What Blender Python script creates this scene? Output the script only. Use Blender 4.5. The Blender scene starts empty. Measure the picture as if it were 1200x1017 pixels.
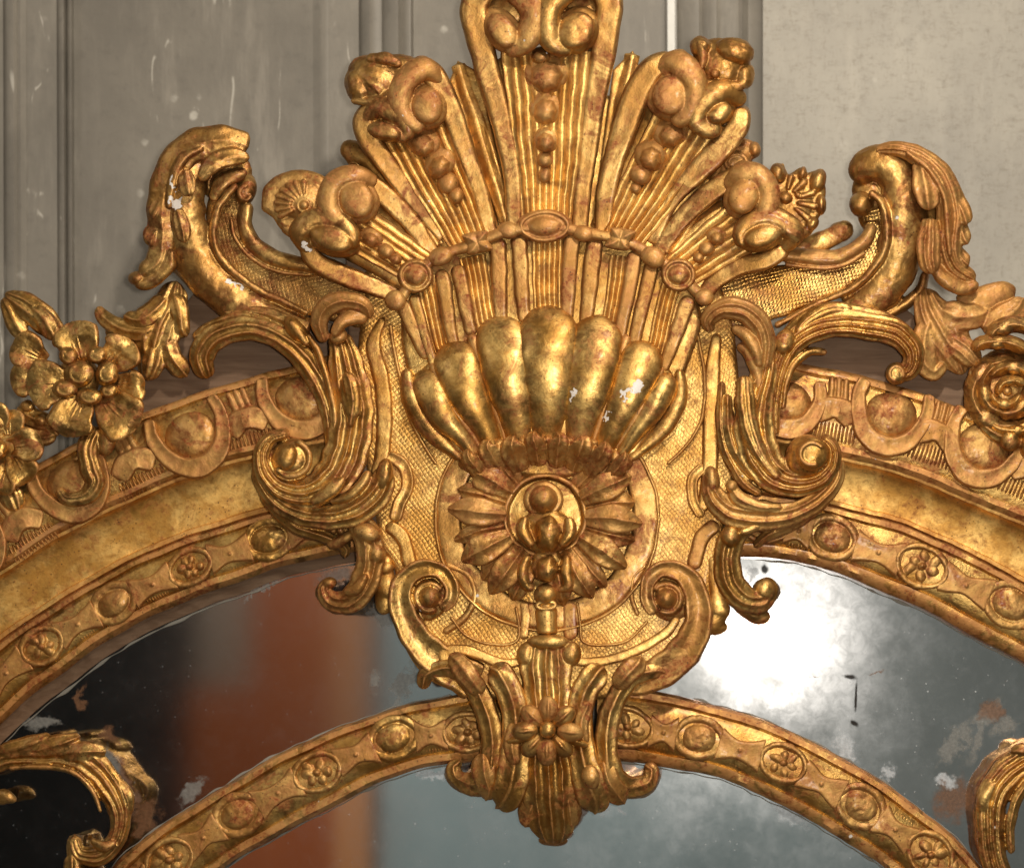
import bpy, bmesh, math, random
import numpy as np
from mathutils import Vector

random.seed(7)
rng = np.random.default_rng(7)
S = 0.001                      # one unit of the carver's drawing is one millimetre
D = 2000.0                     # camera distance from the mirror glass
CX, CZ = 250.0, -250.0         # the camera stands to the right of and below the crest
sc = bpy.context.scene
COL = sc.collection

# ------------------------------------------------------------------ camera
cam = bpy.data.cameras.new('camera')
co = bpy.data.objects.new('camera', cam); COL.objects.link(co)
cam.sensor_width = 36.0
cam.lens = 36.0 * D / 1200.0
co.location = (CX * S, -D * S, CZ * S)
co.rotation_euler = (math.radians(90), 0, 0)
cam.shift_x = -CX / 1200.0
cam.shift_y = -CZ / 1200.0
cam.clip_start = 0.05; cam.clip_end = 60
cam.dof.use_dof = True
cam.dof.focus_distance = (D - 60) * S
cam.dof.aperture_fstop = 2.2
sc.camera = co

# ------------------------------------------------------------------ world and lamps
w = bpy.data.worlds.new('World'); sc.world = w; w.use_nodes = True
bgn = w.node_tree.nodes['Background']
bgn.inputs[0].default_value = (1.0, 0.86, 0.70, 1); bgn.inputs[1].default_value = 0.085

def area(name, loc, target, size, power, col, size_y=None, shape='RECTANGLE'):
    l = bpy.data.lights.new(name, 'AREA'); o = bpy.data.objects.new(name, l); COL.objects.link(o)
    l.energy = power; l.color = col; l.shape = shape; l.size = size
    if size_y: l.size_y = size_y
    o.location = loc
    d = Vector(target) - Vector(loc)
    o.rotation_euler = d.to_track_quat('-Z', 'Y').to_euler()
    return o
area('flash_lamp', (CX*S + 0.062, -D*S, CZ*S + 0.03), (0.05, 0, 0.0), 0.06, 18.0, (1.0, 0.93, 0.83), shape='DISK')
area('key_lamp', (0.48, -1.62, 0.95), (0.05, 0, 0.0), 0.13, 20.0, (1.0, 0.92, 0.80), shape='DISK')
area('ceiling_lamp', (0.95, -1.3, 2.3), (0.0, 0, 0.05), 0.6, 36, (1.0, 0.90, 0.76), size_y=0.4)
area('room_fill', (-1.3, -3.3, 1.5), (-0.9, -5.0, -0.7), 0.6, 60, (1.0, 0.92, 0.82), size_y=0.4)  # added fill with no known source, brightens the room the glass reflects
area('window_light', (-2.3, -1.9, 1.5), (0, 0, 0), 0.6, 8, (1.0, 0.92, 0.82), size_y=1.2)
sc.view_settings.view_transform = 'Standard'
sc.view_settings.look = 'None'
sc.view_settings.exposure = 0.0
sc.view_settings.gamma = 1.0
sc.render.engine = 'CYCLES'
sc.cycles.max_bounces = 6
sc.cycles.glossy_bounces = 4
sc.cycles.diffuse_bounces = 3
sc.cycles.sample_clamp_indirect = 6.0
sc.cycles.use_denoising = True

# ------------------------------------------------------------------ coordinates
def world(a):
    """drawing coordinates (x right, y down, h toward the viewer, mm) -> metres; nearer things keep their real size in the drawing."""
    a = np.asarray(a, float)
    k = (D - a[..., 2]) / D
    x = CX + (a[..., 0] - 600.0 - CX) * k
    z = CZ + (508.5 - a[..., 1] - CZ) * k
    return np.stack([x * S, -a[..., 2] * S, z * S], -1)

# ------------------------------------------------------------------ materials
def N(nt, t, **kw):
    n = nt.nodes.new(t)
    for k, v in kw.items():
        if isinstance(k, str) and k.startswith('i_'):
            n.inputs[k[2:].replace('_', ' ')].default_value = v
        else: setattr(n, k, v)
    return n
def mat(name):
    m = bpy.data.materials.new(name); m.use_nodes = True
    return m, m.node_tree, m.node_tree.nodes['Principled BSDF']
def noise(nt, vec, scale, detail=4, rough=0.6, dist=0.0):
    n = N(nt, 'ShaderNodeTexNoise'); n.inputs['Scale'].default_value = scale
    n.inputs['Detail'].default_value = detail; n.inputs['Roughness'].default_value = rough
    n.inputs['Distortion'].default_value = dist
    nt.links.new(vec, n.inputs['Vector']); return n.outputs['Fac']
def ramp(nt, fac, a, b, ca=0.0, cb=1.0):
    n = N(nt, 'ShaderNodeMapRange'); n.interpolation_type = 'SMOOTHSTEP'
    n.inputs[1].default_value = a; n.inputs[2].default_value = b
    n.inputs[3].default_value = ca; n.inputs[4].default_value = cb
    nt.links.new(fac, n.inputs[0]); return n.outputs[0]
def mth(nt, op, a, b=None, clamp=False):
    n = N(nt, 'ShaderNodeMath', operation=op, use_clamp=clamp)
    for i, v in enumerate((a, b)):
        if v is None: continue
        if isinstance(v, (int, float)): n.inputs[i].default_value = v
        else: nt.links.new(v, n.inputs[i])
    return n.outputs[0]
def mixc(nt, fac, a, b):
    n = N(nt, 'ShaderNodeMix', data_type='RGBA')
    if isinstance(fac, (int, float)): n.inputs[0].default_value = fac
    else: nt.links.new(fac, n.inputs[0])
    for i, v in ((6, a), (7, b)):
        if isinstance(v, tuple): n.inputs[i].default_value = (*v, 1)
        else: nt.links.new(v, n.inputs[i])
    return n.outputs[2]

def gold(name, worn=0.5, tan=0.6, bright=1.0, hatch=None, rough=0.30, red=0.75, dull=0.6, grain=0.6, marks=(), allover=0.0):
    """water gilding: gold leaf over red bole over white gesso, rubbed through on the ridges"""
    m, nt, b = mat(name); L = nt.links
    geo = N(nt, 'ShaderNodeNewGeometry'); pos = geo.outputs['Position']; pt = geo.outputs['Pointiness']
    nA = noise(nt, pos, 16, 5, 0.65, 0.4)
    nB = noise(nt, pos, 55, 5, 0.7, 0.6)
    nC = noise(nt, pos, 170, 4, 0.75)
    nD = noise(nt, pos, 430, 3, 0.7)
    # leaf colour varies from sheet to sheet
    c1 = mixc(nt, ramp(nt, nA, 0.38, 0.62), (0.43*bright, 0.222*bright, 0.050*bright), (0.72*bright, 0.465*bright, 0.150*bright))
    c1 = mixc(nt, ramp(nt, nC, 0.46, 0.66, 0, 0.5), c1, (0.34, 0.15, 0.035))
    nE = noise(nt, pos, 30, 6, 0.7, 0.8)
    # a brown size / varnish film in cloudy patches
    film = mth(nt, 'MULTIPLY', ramp(nt, nE, 0.42, 0.60), ramp(nt, nA, 0.36, 0.56, 0.35, 1.0))
    c1 = mixc(nt, mth(nt, 'MULTIPLY', film, dull), c1, (0.19, 0.086, 0.026))
    # worn ridges and rubbed patches
    ridge = ramp(nt, pt, 0.500, 0.545)
    patch = mth(nt, 'MULTIPLY', ramp(nt, nE, 0.54 - 0.06*worn, 0.62 - 0.05*worn), ramp(nt, nB, 0.40, 0.58, 0.0, 1.0))
    edge = mth(nt, 'MULTIPLY', ridge, ramp(nt, nB, 0.38, 0.52, 0.25, 1.0))
    wearm = mth(nt, 'MAXIMUM', mth(nt, 'MULTIPLY', edge, tan*0.9), mth(nt, 'MULTIPLY', patch, min(0.9, worn + 0.15)), clamp=True)
    if allover: wearm = mth(nt, 'MAXIMUM', wearm, ramp(nt, nB, 0.36, 0.56, allover, allover*0.45))
    bole = mixc(nt, ramp(nt, nC, 0.44, 0.58), (0.44, 0.180, 0.050), (0.25, 0.052, 0.010))
    bole = mixc(nt, ramp(nt, nE, 0.60 - 0.14*red, 0.68 - 0.14*red), (0.50, 0.220, 0.068), bole)
    col = mixc(nt, wearm, c1, bole)
    # tiny gesso chips
    vn = N(nt, 'ShaderNodeTexVoronoi'); vn.inputs['Scale'].default_value = 38; L.new(pos, vn.inputs['Vector'])
    chip = mth(nt, 'MULTIPLY', mth(nt, 'LESS_THAN', mth(nt, 'ADD', vn.outputs['Distance'], mth(nt, 'MULTIPLY', nC, 0.22)), 0.19), ramp(nt, nA, 0.60, 0.62))
    for (bx, by, h_, rx, ry, rot) in marks:        # gesso laid bare where the leaf has flaked off
        p = world((bx, by, h_))
        wn = N(nt, 'ShaderNodeTexNoise'); wn.inputs['Scale'].default_value = 130; wn.inputs['Detail'].default_value = 2; L.new(pos, wn.inputs['Vector'])
        c0 = N(nt, 'ShaderNodeVectorMath', operation='SUBTRACT'); c0.inputs[1].default_value = (0.5, 0.5, 0.5); L.new(wn.outputs['Color'], c0.inputs[0])
        c2 = N(nt, 'ShaderNodeVectorMath', operation='SCALE'); c2.inputs['Scale'].default_value = 0.022; L.new(c0.outputs[0], c2.inputs[0])
        ad = N(nt, 'ShaderNodeVectorMath', operation='ADD'); L.new(pos, ad.inputs[0]); L.new(c2.outputs[0], ad.inputs[1])
        mp = N(nt, 'ShaderNodeMapping', vector_type='TEXTURE'); mp.inputs['Location'].default_value = tuple(p); mp.inputs['Rotation'].default_value = (0, math.radians(rot), 0)
        mp.inputs['Scale'].default_value = (rx*S, 0.05, ry*S); L.new(ad.outputs[0], mp.inputs[0])
        ln = N(nt, 'ShaderNodeVectorMath', operation='LENGTH'); L.new(mp.outputs[0], ln.inputs[0])
        chip = mth(nt, 'MAXIMUM', chip, mth(nt, 'LESS_THAN', ln.outputs['Value'], 0.9))
    col = mixc(nt, chip, col, (0.70, 0.64, 0.58))
    # little dark specks of age
    vs = N(nt, 'ShaderNodeTexVoronoi'); vs.inputs['Scale'].default_value = 210; L.new(pos, vs.inputs['Vector'])
    speck = mth(nt, 'MULTIPLY', mth(nt, 'LESS_THAN', vs.outputs['Distance'], 0.20), mth(nt, 'GREATER_THAN', nB, 0.56))
    col = mixc(nt, mth(nt, 'MULTIPLY', speck, 0.7), col, (0.09, 0.04, 0.018))
    L.new(col, b.inputs['Base Color'])
    mt = mth(nt, 'SUBTRACT', 0.93, mth(nt, 'MULTIPLY', wearm, 0.48))
    mt = mth(nt, 'SUBTRACT', mt, mth(nt, 'MULTIPLY', chip, 0.9), clamp=True)
    L.new(mt, b.inputs['Metallic'])
    r = mth(nt, 'ADD', ramp(nt, nB, 0.3, 0.7, rough - 0.07, rough + 0.13), mth(nt, 'MULTIPLY', wearm, 0.20))
    r = mth(nt, 'ADD', r, mth(nt, 'MULTIPLY', nD, 0.06), clamp=True)
    L.new(r, b.inputs['Roughness'])
    b.inputs['Specular IOR Level'].default_value = 0.5
    b.inputs['Coat Weight'].default_value = 0.10; b.inputs['Coat Roughness'].default_value = 0.2
    hgt = mth(nt, 'ADD', mth(nt, 'MULTIPLY', nC, 0.8*grain), mth(nt, 'MULTIPLY', nD, 0.35*grain))
    hgt = mth(nt, 'ADD', hgt, mth(nt, 'MULTIPLY', nB, 1.3*grain))
    hgt = mth(nt, 'SUBTRACT', hgt, mth(nt, 'MULTIPLY', chip, 0.8))
    if hatch:
        ang, pitch, amp, both = hatch
        sp = N(nt, 'ShaderNodeSeparateXYZ'); L.new(pos, sp.inputs[0])
        ca, sa = math.cos(ang), math.sin(ang)
        wob = mth(nt, 'MULTIPLY', nA, 0.012)
        def line(cx, cz):
            q = mth(nt, 'ADD', mth(nt, 'MULTIPLY', sp.outputs[0], cx), mth(nt, 'MULTIPLY', sp.outputs[2], cz))
            q = mth(nt, 'ADD', q, wob)
            return mth(nt, 'POWER', mth(nt, 'ABSOLUTE', mth(nt, 'SINE', mth(nt, 'MULTIPLY', q, math.pi / (pitch*S)))), 0.6)
        g = line(ca, sa)
        if both: g = mth(nt, 'MULTIPLY', g, line(-sa, ca))
        hgt = mth(nt, 'ADD', hgt, mth(nt, 'MULTIPLY', g, amp))
    bp = N(nt, 'ShaderNodeBump'); bp.inputs['Strength'].default_value = 0.85; bp.inputs['Distance'].default_value = 0.0011
    L.new(hgt, bp.inputs['Height']); L.new(bp.outputs[0], b.inputs['Normal'])
    return m

G_WORN = gold('worn_gilding', 0.6, 0.85, 0.95, rough=0.36, dull=0.75)
G_TAN = gold('rubbed_gilding', 0.8, 1.0, 0.85, red=0.35, rough=0.42, dull=0.9, allover=0.66)
G_RED = gold('gilding_with_red_bole', 0.95, 0.95, 0.88, red=1.0, rough=0.40, dull=0.85, allover=0.45)
G_BRIGHT = gold('bright_gilding', 0.25, 0.45, 1.25, rough=0.40, dull=0.50)
G_GADROON = gold('burnished_gilding', 0.35, 0.4, 1.05, rough=0.36, dull=0.7, grain=0.3, marks=((746, 455, 86, 10, 4.5, -30), (733, 462, 86, 4, 7, 20), (711, 488, 86, 3, 8, 20), (672, 464, 86, 2.5, 8, 10)))
G_BROWN = gold('brown_toned_gilding', 0.55, 0.75, 0.84, rough=0.36, dull=1.0, grain=0.45, allover=0.25, marks=((206, 238, 80, 5.5, 7, 10), (204, 216, 80, 2, 7, -10), (272, 330, 74, 12, 2.5, 25), (362, 292, 80, 4, 5, 0)))
G_HATCH3 = gold('faintly_hatched_gilding', 0.3, 0.6, 0.84, dull=1.0, allover=0.3, hatch=(0.25, 4.2, 0.22, True))
G_COVE = gold('pale_ochre_gilding', 0.35, 0.5, 1.36, rough=0.50, dull=0.22, grain=0.25)
G_EGG = gold('dull_gilding_on_eggs', 0.7, 0.6, 0.82, rough=0.40, dull=0.95, grain=0.5, allover=0.5)
G_HATCH = gold('cross_hatched_gilding', 0.22, 0.4, 1.25, rough=0.44, dull=0.4, hatch=(0.62, 4.4, 0.40, True))
G_HATCH2 = gold('cross_hatched_gilding_on_wings', 0.25, 0.5, 0.98, hatch=(0.25, 4.2, 0.5, True))

def wall_mat(name, base, dark, spots, crackle, streak=1.0):
    m, nt, b = mat(name); L = nt.links
    geo = N(nt, 'ShaderNodeNewGeometry'); pos = geo.outputs['Position']
    mp = N(nt, 'ShaderNodeMapping'); mp.inputs['Scale'].default_value = (1.0, 1.0, 0.18); L.new(pos, mp.inputs[0])
    nA = noise(nt, pos, 5, 6, 0.6, 0.3); nB = noise(nt, pos, 60, 6, 0.7); nS = noise(nt, mp.outputs[0], 40, 5, 0.7)
    c = mixc(nt, ramp(nt, nA, 0.3, 0.7), dark, base)
    c = mixc(nt, ramp(nt, nS, 0.45, 0.75, 0, 0.38*streak), c, tuple(x*1.45 for x in base))
    c = mixc(nt, ramp(nt, nB, 0.5, 0.75, 0, 0.3), c, tuple(x*0.6 for x in dark))
    v = N(nt, 'ShaderNodeTexVoronoi'); v.inputs['Scale'].default_value = 26; L.new(pos, v.inputs['Vector'])
    sp = mth(nt, 'MULTIPLY', ramp(nt, mth(nt, 'ADD', v.outputs['Distance'], mth(nt, 'MULTIPLY', nB, 0.25)), 0.30, 0.20), ramp(nt, nA, 0.5, 0.6))
    c = mixc(nt, mth(nt, 'MULTIPLY', sp, spots), c, (0.62, 0.58, 0.50))
    hgt = nB
    if crackle:
        for sc3, st in (((1.0, 1.0, 3.2), 70), ((3.2, 1.0, 1.0), 75), ((1.0, 1.0, 1.4), 130)):
            m2 = N(nt, 'ShaderNodeMapping'); m2.inputs['Scale'].default_value = sc3; L.new(pos, m2.inputs[0])
            q = noise(nt, m2.outputs[0], st, 6, 0.75, 0.3)
            c = mixc(nt, mth(nt, 'MULTIPLY', ramp(nt, q, 0.52, 0.66), mth(nt, 'MULTIPLY', ramp(nt, nB, 0.34, 0.56), 0.42)), c, (0.17, 0.14, 0.10))
    else:
        m2 = N(nt, 'ShaderNodeMapping'); m2.inputs['Rotation'].default_value = (0, 0.5, 0); m2.inputs['Scale'].default_value = (1, 1, 0.3); L.new(pos, m2.inputs[0])
        q = noise(nt, m2.outputs[0], 9, 3, 0.5, 0.2)
        ln = ramp(nt, mth(nt, 'ABSOLUTE', mth(nt, 'SUBTRACT', q, 0.5)), 0.006, 0.0)
        c = mixc(nt, mth(nt, 'MULTIPLY', mth(nt, 'MULTIPLY', ln, ramp(nt, nS, 0.54, 0.62)), 0.6), c, (0.62, 0.58, 0.50))
        sm = noise(nt, mp.outputs[0], 14, 5, 0.7)
        c = mixc(nt, ramp(nt, sm, 0.52, 0.70, 0, 0.35), c, (0.42, 0.375, 0.31))
    L.new(c, b.inputs['Base Color']); b.inputs['Roughness'].default_value = 0.55
    bp = N(nt, 'ShaderNodeBump'); bp.inputs['Strength'].default_value = 0.5; bp.inputs['Distance'].default_value = 0.001
    L.new(hgt, bp.inputs['Height']); L.new(bp.outputs[0], b.inputs['Normal'])
    return m
W_PANEL = wall_mat('grey_brown_paint', (0.225, 0.200, 0.162), (0.160, 0.142, 0.116), 0.6, False, 0.45)
W_MOULD = wall_mat('grey_paint_on_moulding', (0.24, 0.214, 0.175), (0.17, 0.152, 0.125), 0.5, False, 0.8)
W_CRACK = wall_mat('crazed_pale_paint', (0.345, 0.315, 0.26), (0.275, 0.25, 0.208), 0.25, True, 0.5)
W_WHITE = wall_mat('white_paint_strip', (0.75, 0.73, 0.68), (0.62, 0.60, 0.55), 0.1, False)

def wood(name, a, c_, rough=0.6, scale=30, vertical=True):
    m, nt, b = mat(name); L = nt.links
    geo = N(nt, 'ShaderNodeNewGeometry'); mp = N(nt, 'ShaderNodeMapping')
    mp.inputs['Scale'].default_value = (1, 1, 0.08) if vertical else (0.1, 1, 1.2)
    L.new(geo.outputs['Position'], mp.inputs[0])
    n1 = noise(nt, mp.outputs[0], scale, 6, 0.65, 0.8)
    L.new(mixc(nt, ramp(nt, n1, 0.3, 0.7), a, c_), b.inputs['Base Color'])
    b.inputs['Roughness'].default_value = rough
    bp = N(nt, 'ShaderNodeBump'); bp.inputs['Strength'].default_value = 0.4; bp.inputs['Distance'].default_value = 0.001
    L.new(n1, bp.inputs['Height']); L.new(bp.outputs[0], b.inputs['Normal'])
    return m
WOOD_BACK = wood('bare_grey_brown_wood', (0.13, 0.072, 0.038), (0.22, 0.135, 0.08), 0.75, 90, False)
WOOD_RED = wood('red_brown_wood', (0.40, 0.10, 0.030), (0.50, 0.145, 0.045), 0.5, 4)
WOOD_LIT = wood('lit_edge_wood', (0.66, 0.27, 0.10), (0.74, 0.34, 0.14), 0.5, 4)  # lit edge of the cupboard, its light painted in as paler wood
def plain(name, c, rough=0.8, metal=0.0):
    m, nt, b = mat(name)
    geo = N(nt, 'ShaderNodeNewGeometry'); n1 = noise(nt, geo.outputs['Position'], 3, 5, 0.6)
    nt.links.new(mixc(nt, n1, tuple(x*0.75 for x in c), tuple(x*1.25 for x in c)), b.inputs['Base Color'])
    b.inputs['Roughness'].default_value = rough; b.inputs['Metallic'].default_value = metal
    return m
P_DARK = plain('doorway_shade', (0.012, 0.014, 0.014))  # shade of the unlit doorway put in as a near-black colour
P_TEAL = plain('grey_green_wall_paint', (0.40, 0.53, 0.57))
P_GREY = plain('grey_brown_cloth', (0.34, 0.27, 0.21))

def glass(name, refl, haze, hazerough, dusty, clear, blobs, tint=(0.86, 0.88, 0.88)):
    """old silvered plate: a clear reflection under dust and haze, silver lost in patches (centre x,y, radius, kind)"""
    m, nt, b = mat(name); L = nt.links
    out = [n for n in nt.nodes if n.type == 'OUTPUT_MATERIAL'][0]
    geo = N(nt, 'ShaderNodeNewGeometry'); pos = geo.outputs['Position']
    nA = noise(nt, pos, 9, 5, 0.6); nB = noise(nt, pos, 60, 6, 0.75, 0.5); nC = noise(nt, pos, 260, 4, 0.7)
    g1 = N(nt, 'ShaderNodeBsdfGlossy'); g1.inputs['Roughness'].default_value = clear
    g1.inputs['Color'].default_value = (refl*tint[0], refl*tint[1], refl*tint[2], 1)
    g2 = N(nt, 'ShaderNodeBsdfGlossy'); g2.inputs['Roughness'].default_value = hazerough
    g2.inputs['Color'].default_value = (0.8, 0.8, 0.82, 1)
    mx = N(nt, 'ShaderNodeMixShader'); L.new(mth(nt, 'MULTIPLY', ramp(nt, nA, 0.35, 0.65, haze*0.4, haze*1.5), ramp(nt, nB, 0.35, 0.65, 0.7, 1.2)), mx.inputs[0])
    L.new(g1.outputs[0], mx.inputs[1]); L.new(g2.outputs[0], mx.inputs[2])
    sh = mx.outputs[0]
    # dust specks and fine scratches
    dif = N(nt, 'ShaderNodeBsdfDiffuse'); dif.inputs['Color'].default_value = (0.55, 0.57, 0.58, 1)
    v = N(nt, 'ShaderNodeTexVoronoi'); v.inputs['Scale'].default_value = 120; L.new(pos, v.inputs['Vector'])
    dust = mth(nt, 'MULTIPLY', mth(nt, 'LESS_THAN', v.outputs['Distance'], 0.13), ramp(nt, nB, 0.5, 0.6))
    dust = mth(nt, 'ADD', mth(nt, 'MULTIPLY', dust, 0.7*dusty), ramp(nt, nB, 0.5, 0.8, 0.0, 0.08*dusty), clamp=True)
    m2 = N(nt, 'ShaderNodeMixShader'); L.new(dust, m2.inputs[0]); L.new(sh, m2.inputs[1]); L.new(dif.outputs[0], m2.inputs[2])
    sh = m2.outputs[0]
    COLS = {'white': (0.50, 0.53, 0.56), 'grey': (0.21, 0.205, 0.19), 'brown': (0.17, 0.085, 0.045), 'black': (0.02, 0.016, 0.012)}
    pw = pos
    for sc_, am in ((22, 0.055), (85, 0.022), (240, 0.007)):
        wn = N(nt, 'ShaderNodeTexNoise'); wn.inputs['Scale'].default_value = sc_; wn.inputs['Detail'].default_value = 3; L.new(pos, wn.inputs['Vector'])
        c0 = N(nt, 'ShaderNodeVectorMath', operation='SUBTRACT'); c0.inputs[1].default_value = (0.5, 0.5, 0.5); L.new(wn.outputs['Color'], c0.inputs[0])
        c1 = N(nt, 'ShaderNodeVectorMath', operation='SCALE'); c1.inputs['Scale'].default_value = am; L.new(c0.outputs[0], c1.inputs[0])
        ad = N(nt, 'ShaderNodeVectorMath', operation='ADD'); L.new(pw, ad.inputs[0]); L.new(c1.outputs[0], ad.inputs[1]); pw = ad.outputs[0]
    for (bx, by, rx, ry, rot, kind) in blobs:
        p = world((bx, by, 0.0))
        mp = N(nt, 'ShaderNodeMapping', vector_type='TEXTURE')
        mp.inputs['Location'].default_value = tuple(p); mp.inputs['Rotation'].default_value = (0, math.radians(rot), 0)
        mp.inputs['Scale'].default_value = (rx*S, 1, ry*S); L.new(pw if kind != 'black' else pos, mp.inputs[0])
        ln = N(nt, 'ShaderNodeVectorMath', operation='LENGTH'); 
        fl = N(nt, 'ShaderNodeVectorMath', operation='MULTIPLY'); fl.inputs[1].default_value = (1, 0, 1)
        L.new(mp.outputs[0], fl.inputs[0]); L.new(fl.outputs[0], ln.inputs[0])
        amp = 1.3 if kind != 'white' else 0.6
        nQ = noise(nt, pos, 45, 4, 0.55)
        dd = mth(nt, 'ADD', ln.outputs['Value'], mth(nt, 'MULTIPLY', mth(nt, 'ADD', mth(nt, 'MULTIPLY', mth(nt, 'SUBTRACT', nQ, 0.5), amp*2.6), mth(nt, 'MULTIPLY', mth(nt, 'SUBTRACT', nB, 0.5), amp*1.6)), 1.0))
        mask = ramp(nt, mth(nt, 'ADD', ln.outputs['Value'], mth(nt, 'MULTIPLY', mth(nt, 'SUBTRACT', nB, 0.5), 1.6)), 1.30, 0.50)
        d = N(nt, 'ShaderNodeBsdfDiffuse')
        c = COLS[kind]
        L.new(mixc(nt, ramp(nt, nC, 0.35, 0.65), tuple(x*0.8 for x in c), tuple(min(1, x*1.15) for x in c)), d.inputs['Color'])
        mm = N(nt, 'ShaderNodeMixShader'); L.new(mth(nt, 'MULTIPLY', mask, 0.7 if kind != 'black' else 0.95), mm.inputs[0]); L.new(sh, mm.inputs[1]); L.new(d.outputs[0], mm.inputs[2])
        sh = mm.outputs[0]
    L.new(sh, out.inputs['Surface'])
    nt.nodes.remove(b)
    return m

# ------------------------------------------------------------------ geometry helpers
def cr(P, n):
    """Catmull-Rom through rows of P, n samples"""
    P = np.asarray(P, float)
    if len(P) == 2:
        t = np.linspace(0, 1, n)[:, None]; return P[0]*(1-t) + P[1]*t
    Q = np.vstack([2*P[0]-P[1], P, 2*P[-1]-P[-2]])
    # parameter by chord length of the first two columns
    seg = np.linalg.norm(np.diff(P[:, :2], axis=0), axis=1) + 1e-6
    cum = np.concatenate([[0], np.cumsum(seg)])
    s = np.linspace(0, cum[-1], n)
    i = np.clip(np.searchsorted(cum, s, side='right') - 1, 0, len(P)-2)
    t = ((s - cum[i]) / seg[i])[:, None]
    p0, p1, p2, p3 = Q[i], Q[i+1], Q[i+2], Q[i+3]
    return 0.5*((2*p1) + (-p0+p2)*t + (2*p0-5*p1+4*p2-p3)*t**2 + (-p0+3*p1-3*p2+p3)*t**3)

def f_round(u): return np.sqrt(np.maximum(0, 1-u*u))
def f_box(u): return np.maximum(0, 1-np.abs(u)**6)**0.5
def f_rib(k, a=0.35, env=f_round):
    def f(u): return (0.12 + 0.88*env(u)) * (1 - a*np.abs(np.sin(k*np.pi*(u+1)/2)))
    return f
def f_flute(k, a=0.5):
    def f(u): return np.where(np.abs(u) > 0.985, 0.0, 1 - a*np.abs(np.sin(k*np.pi*(u+1)/2))**0.8)
    return f
def f_channel(a=0.5):
    def f(u): return np.maximum(0, 1-np.abs(u)**10)**0.5 * (1 - a*np.cos(np.pi*u/2)**1.5)
    return f
def f_ridge(u): return np.maximum(0, 1-np.abs(u))**0.8
def f_rail_(u): return np.maximum(0, 1-np.abs(u)**5)**0.5 * (0.86 + 0.14*np.abs(u)**2)

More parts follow.
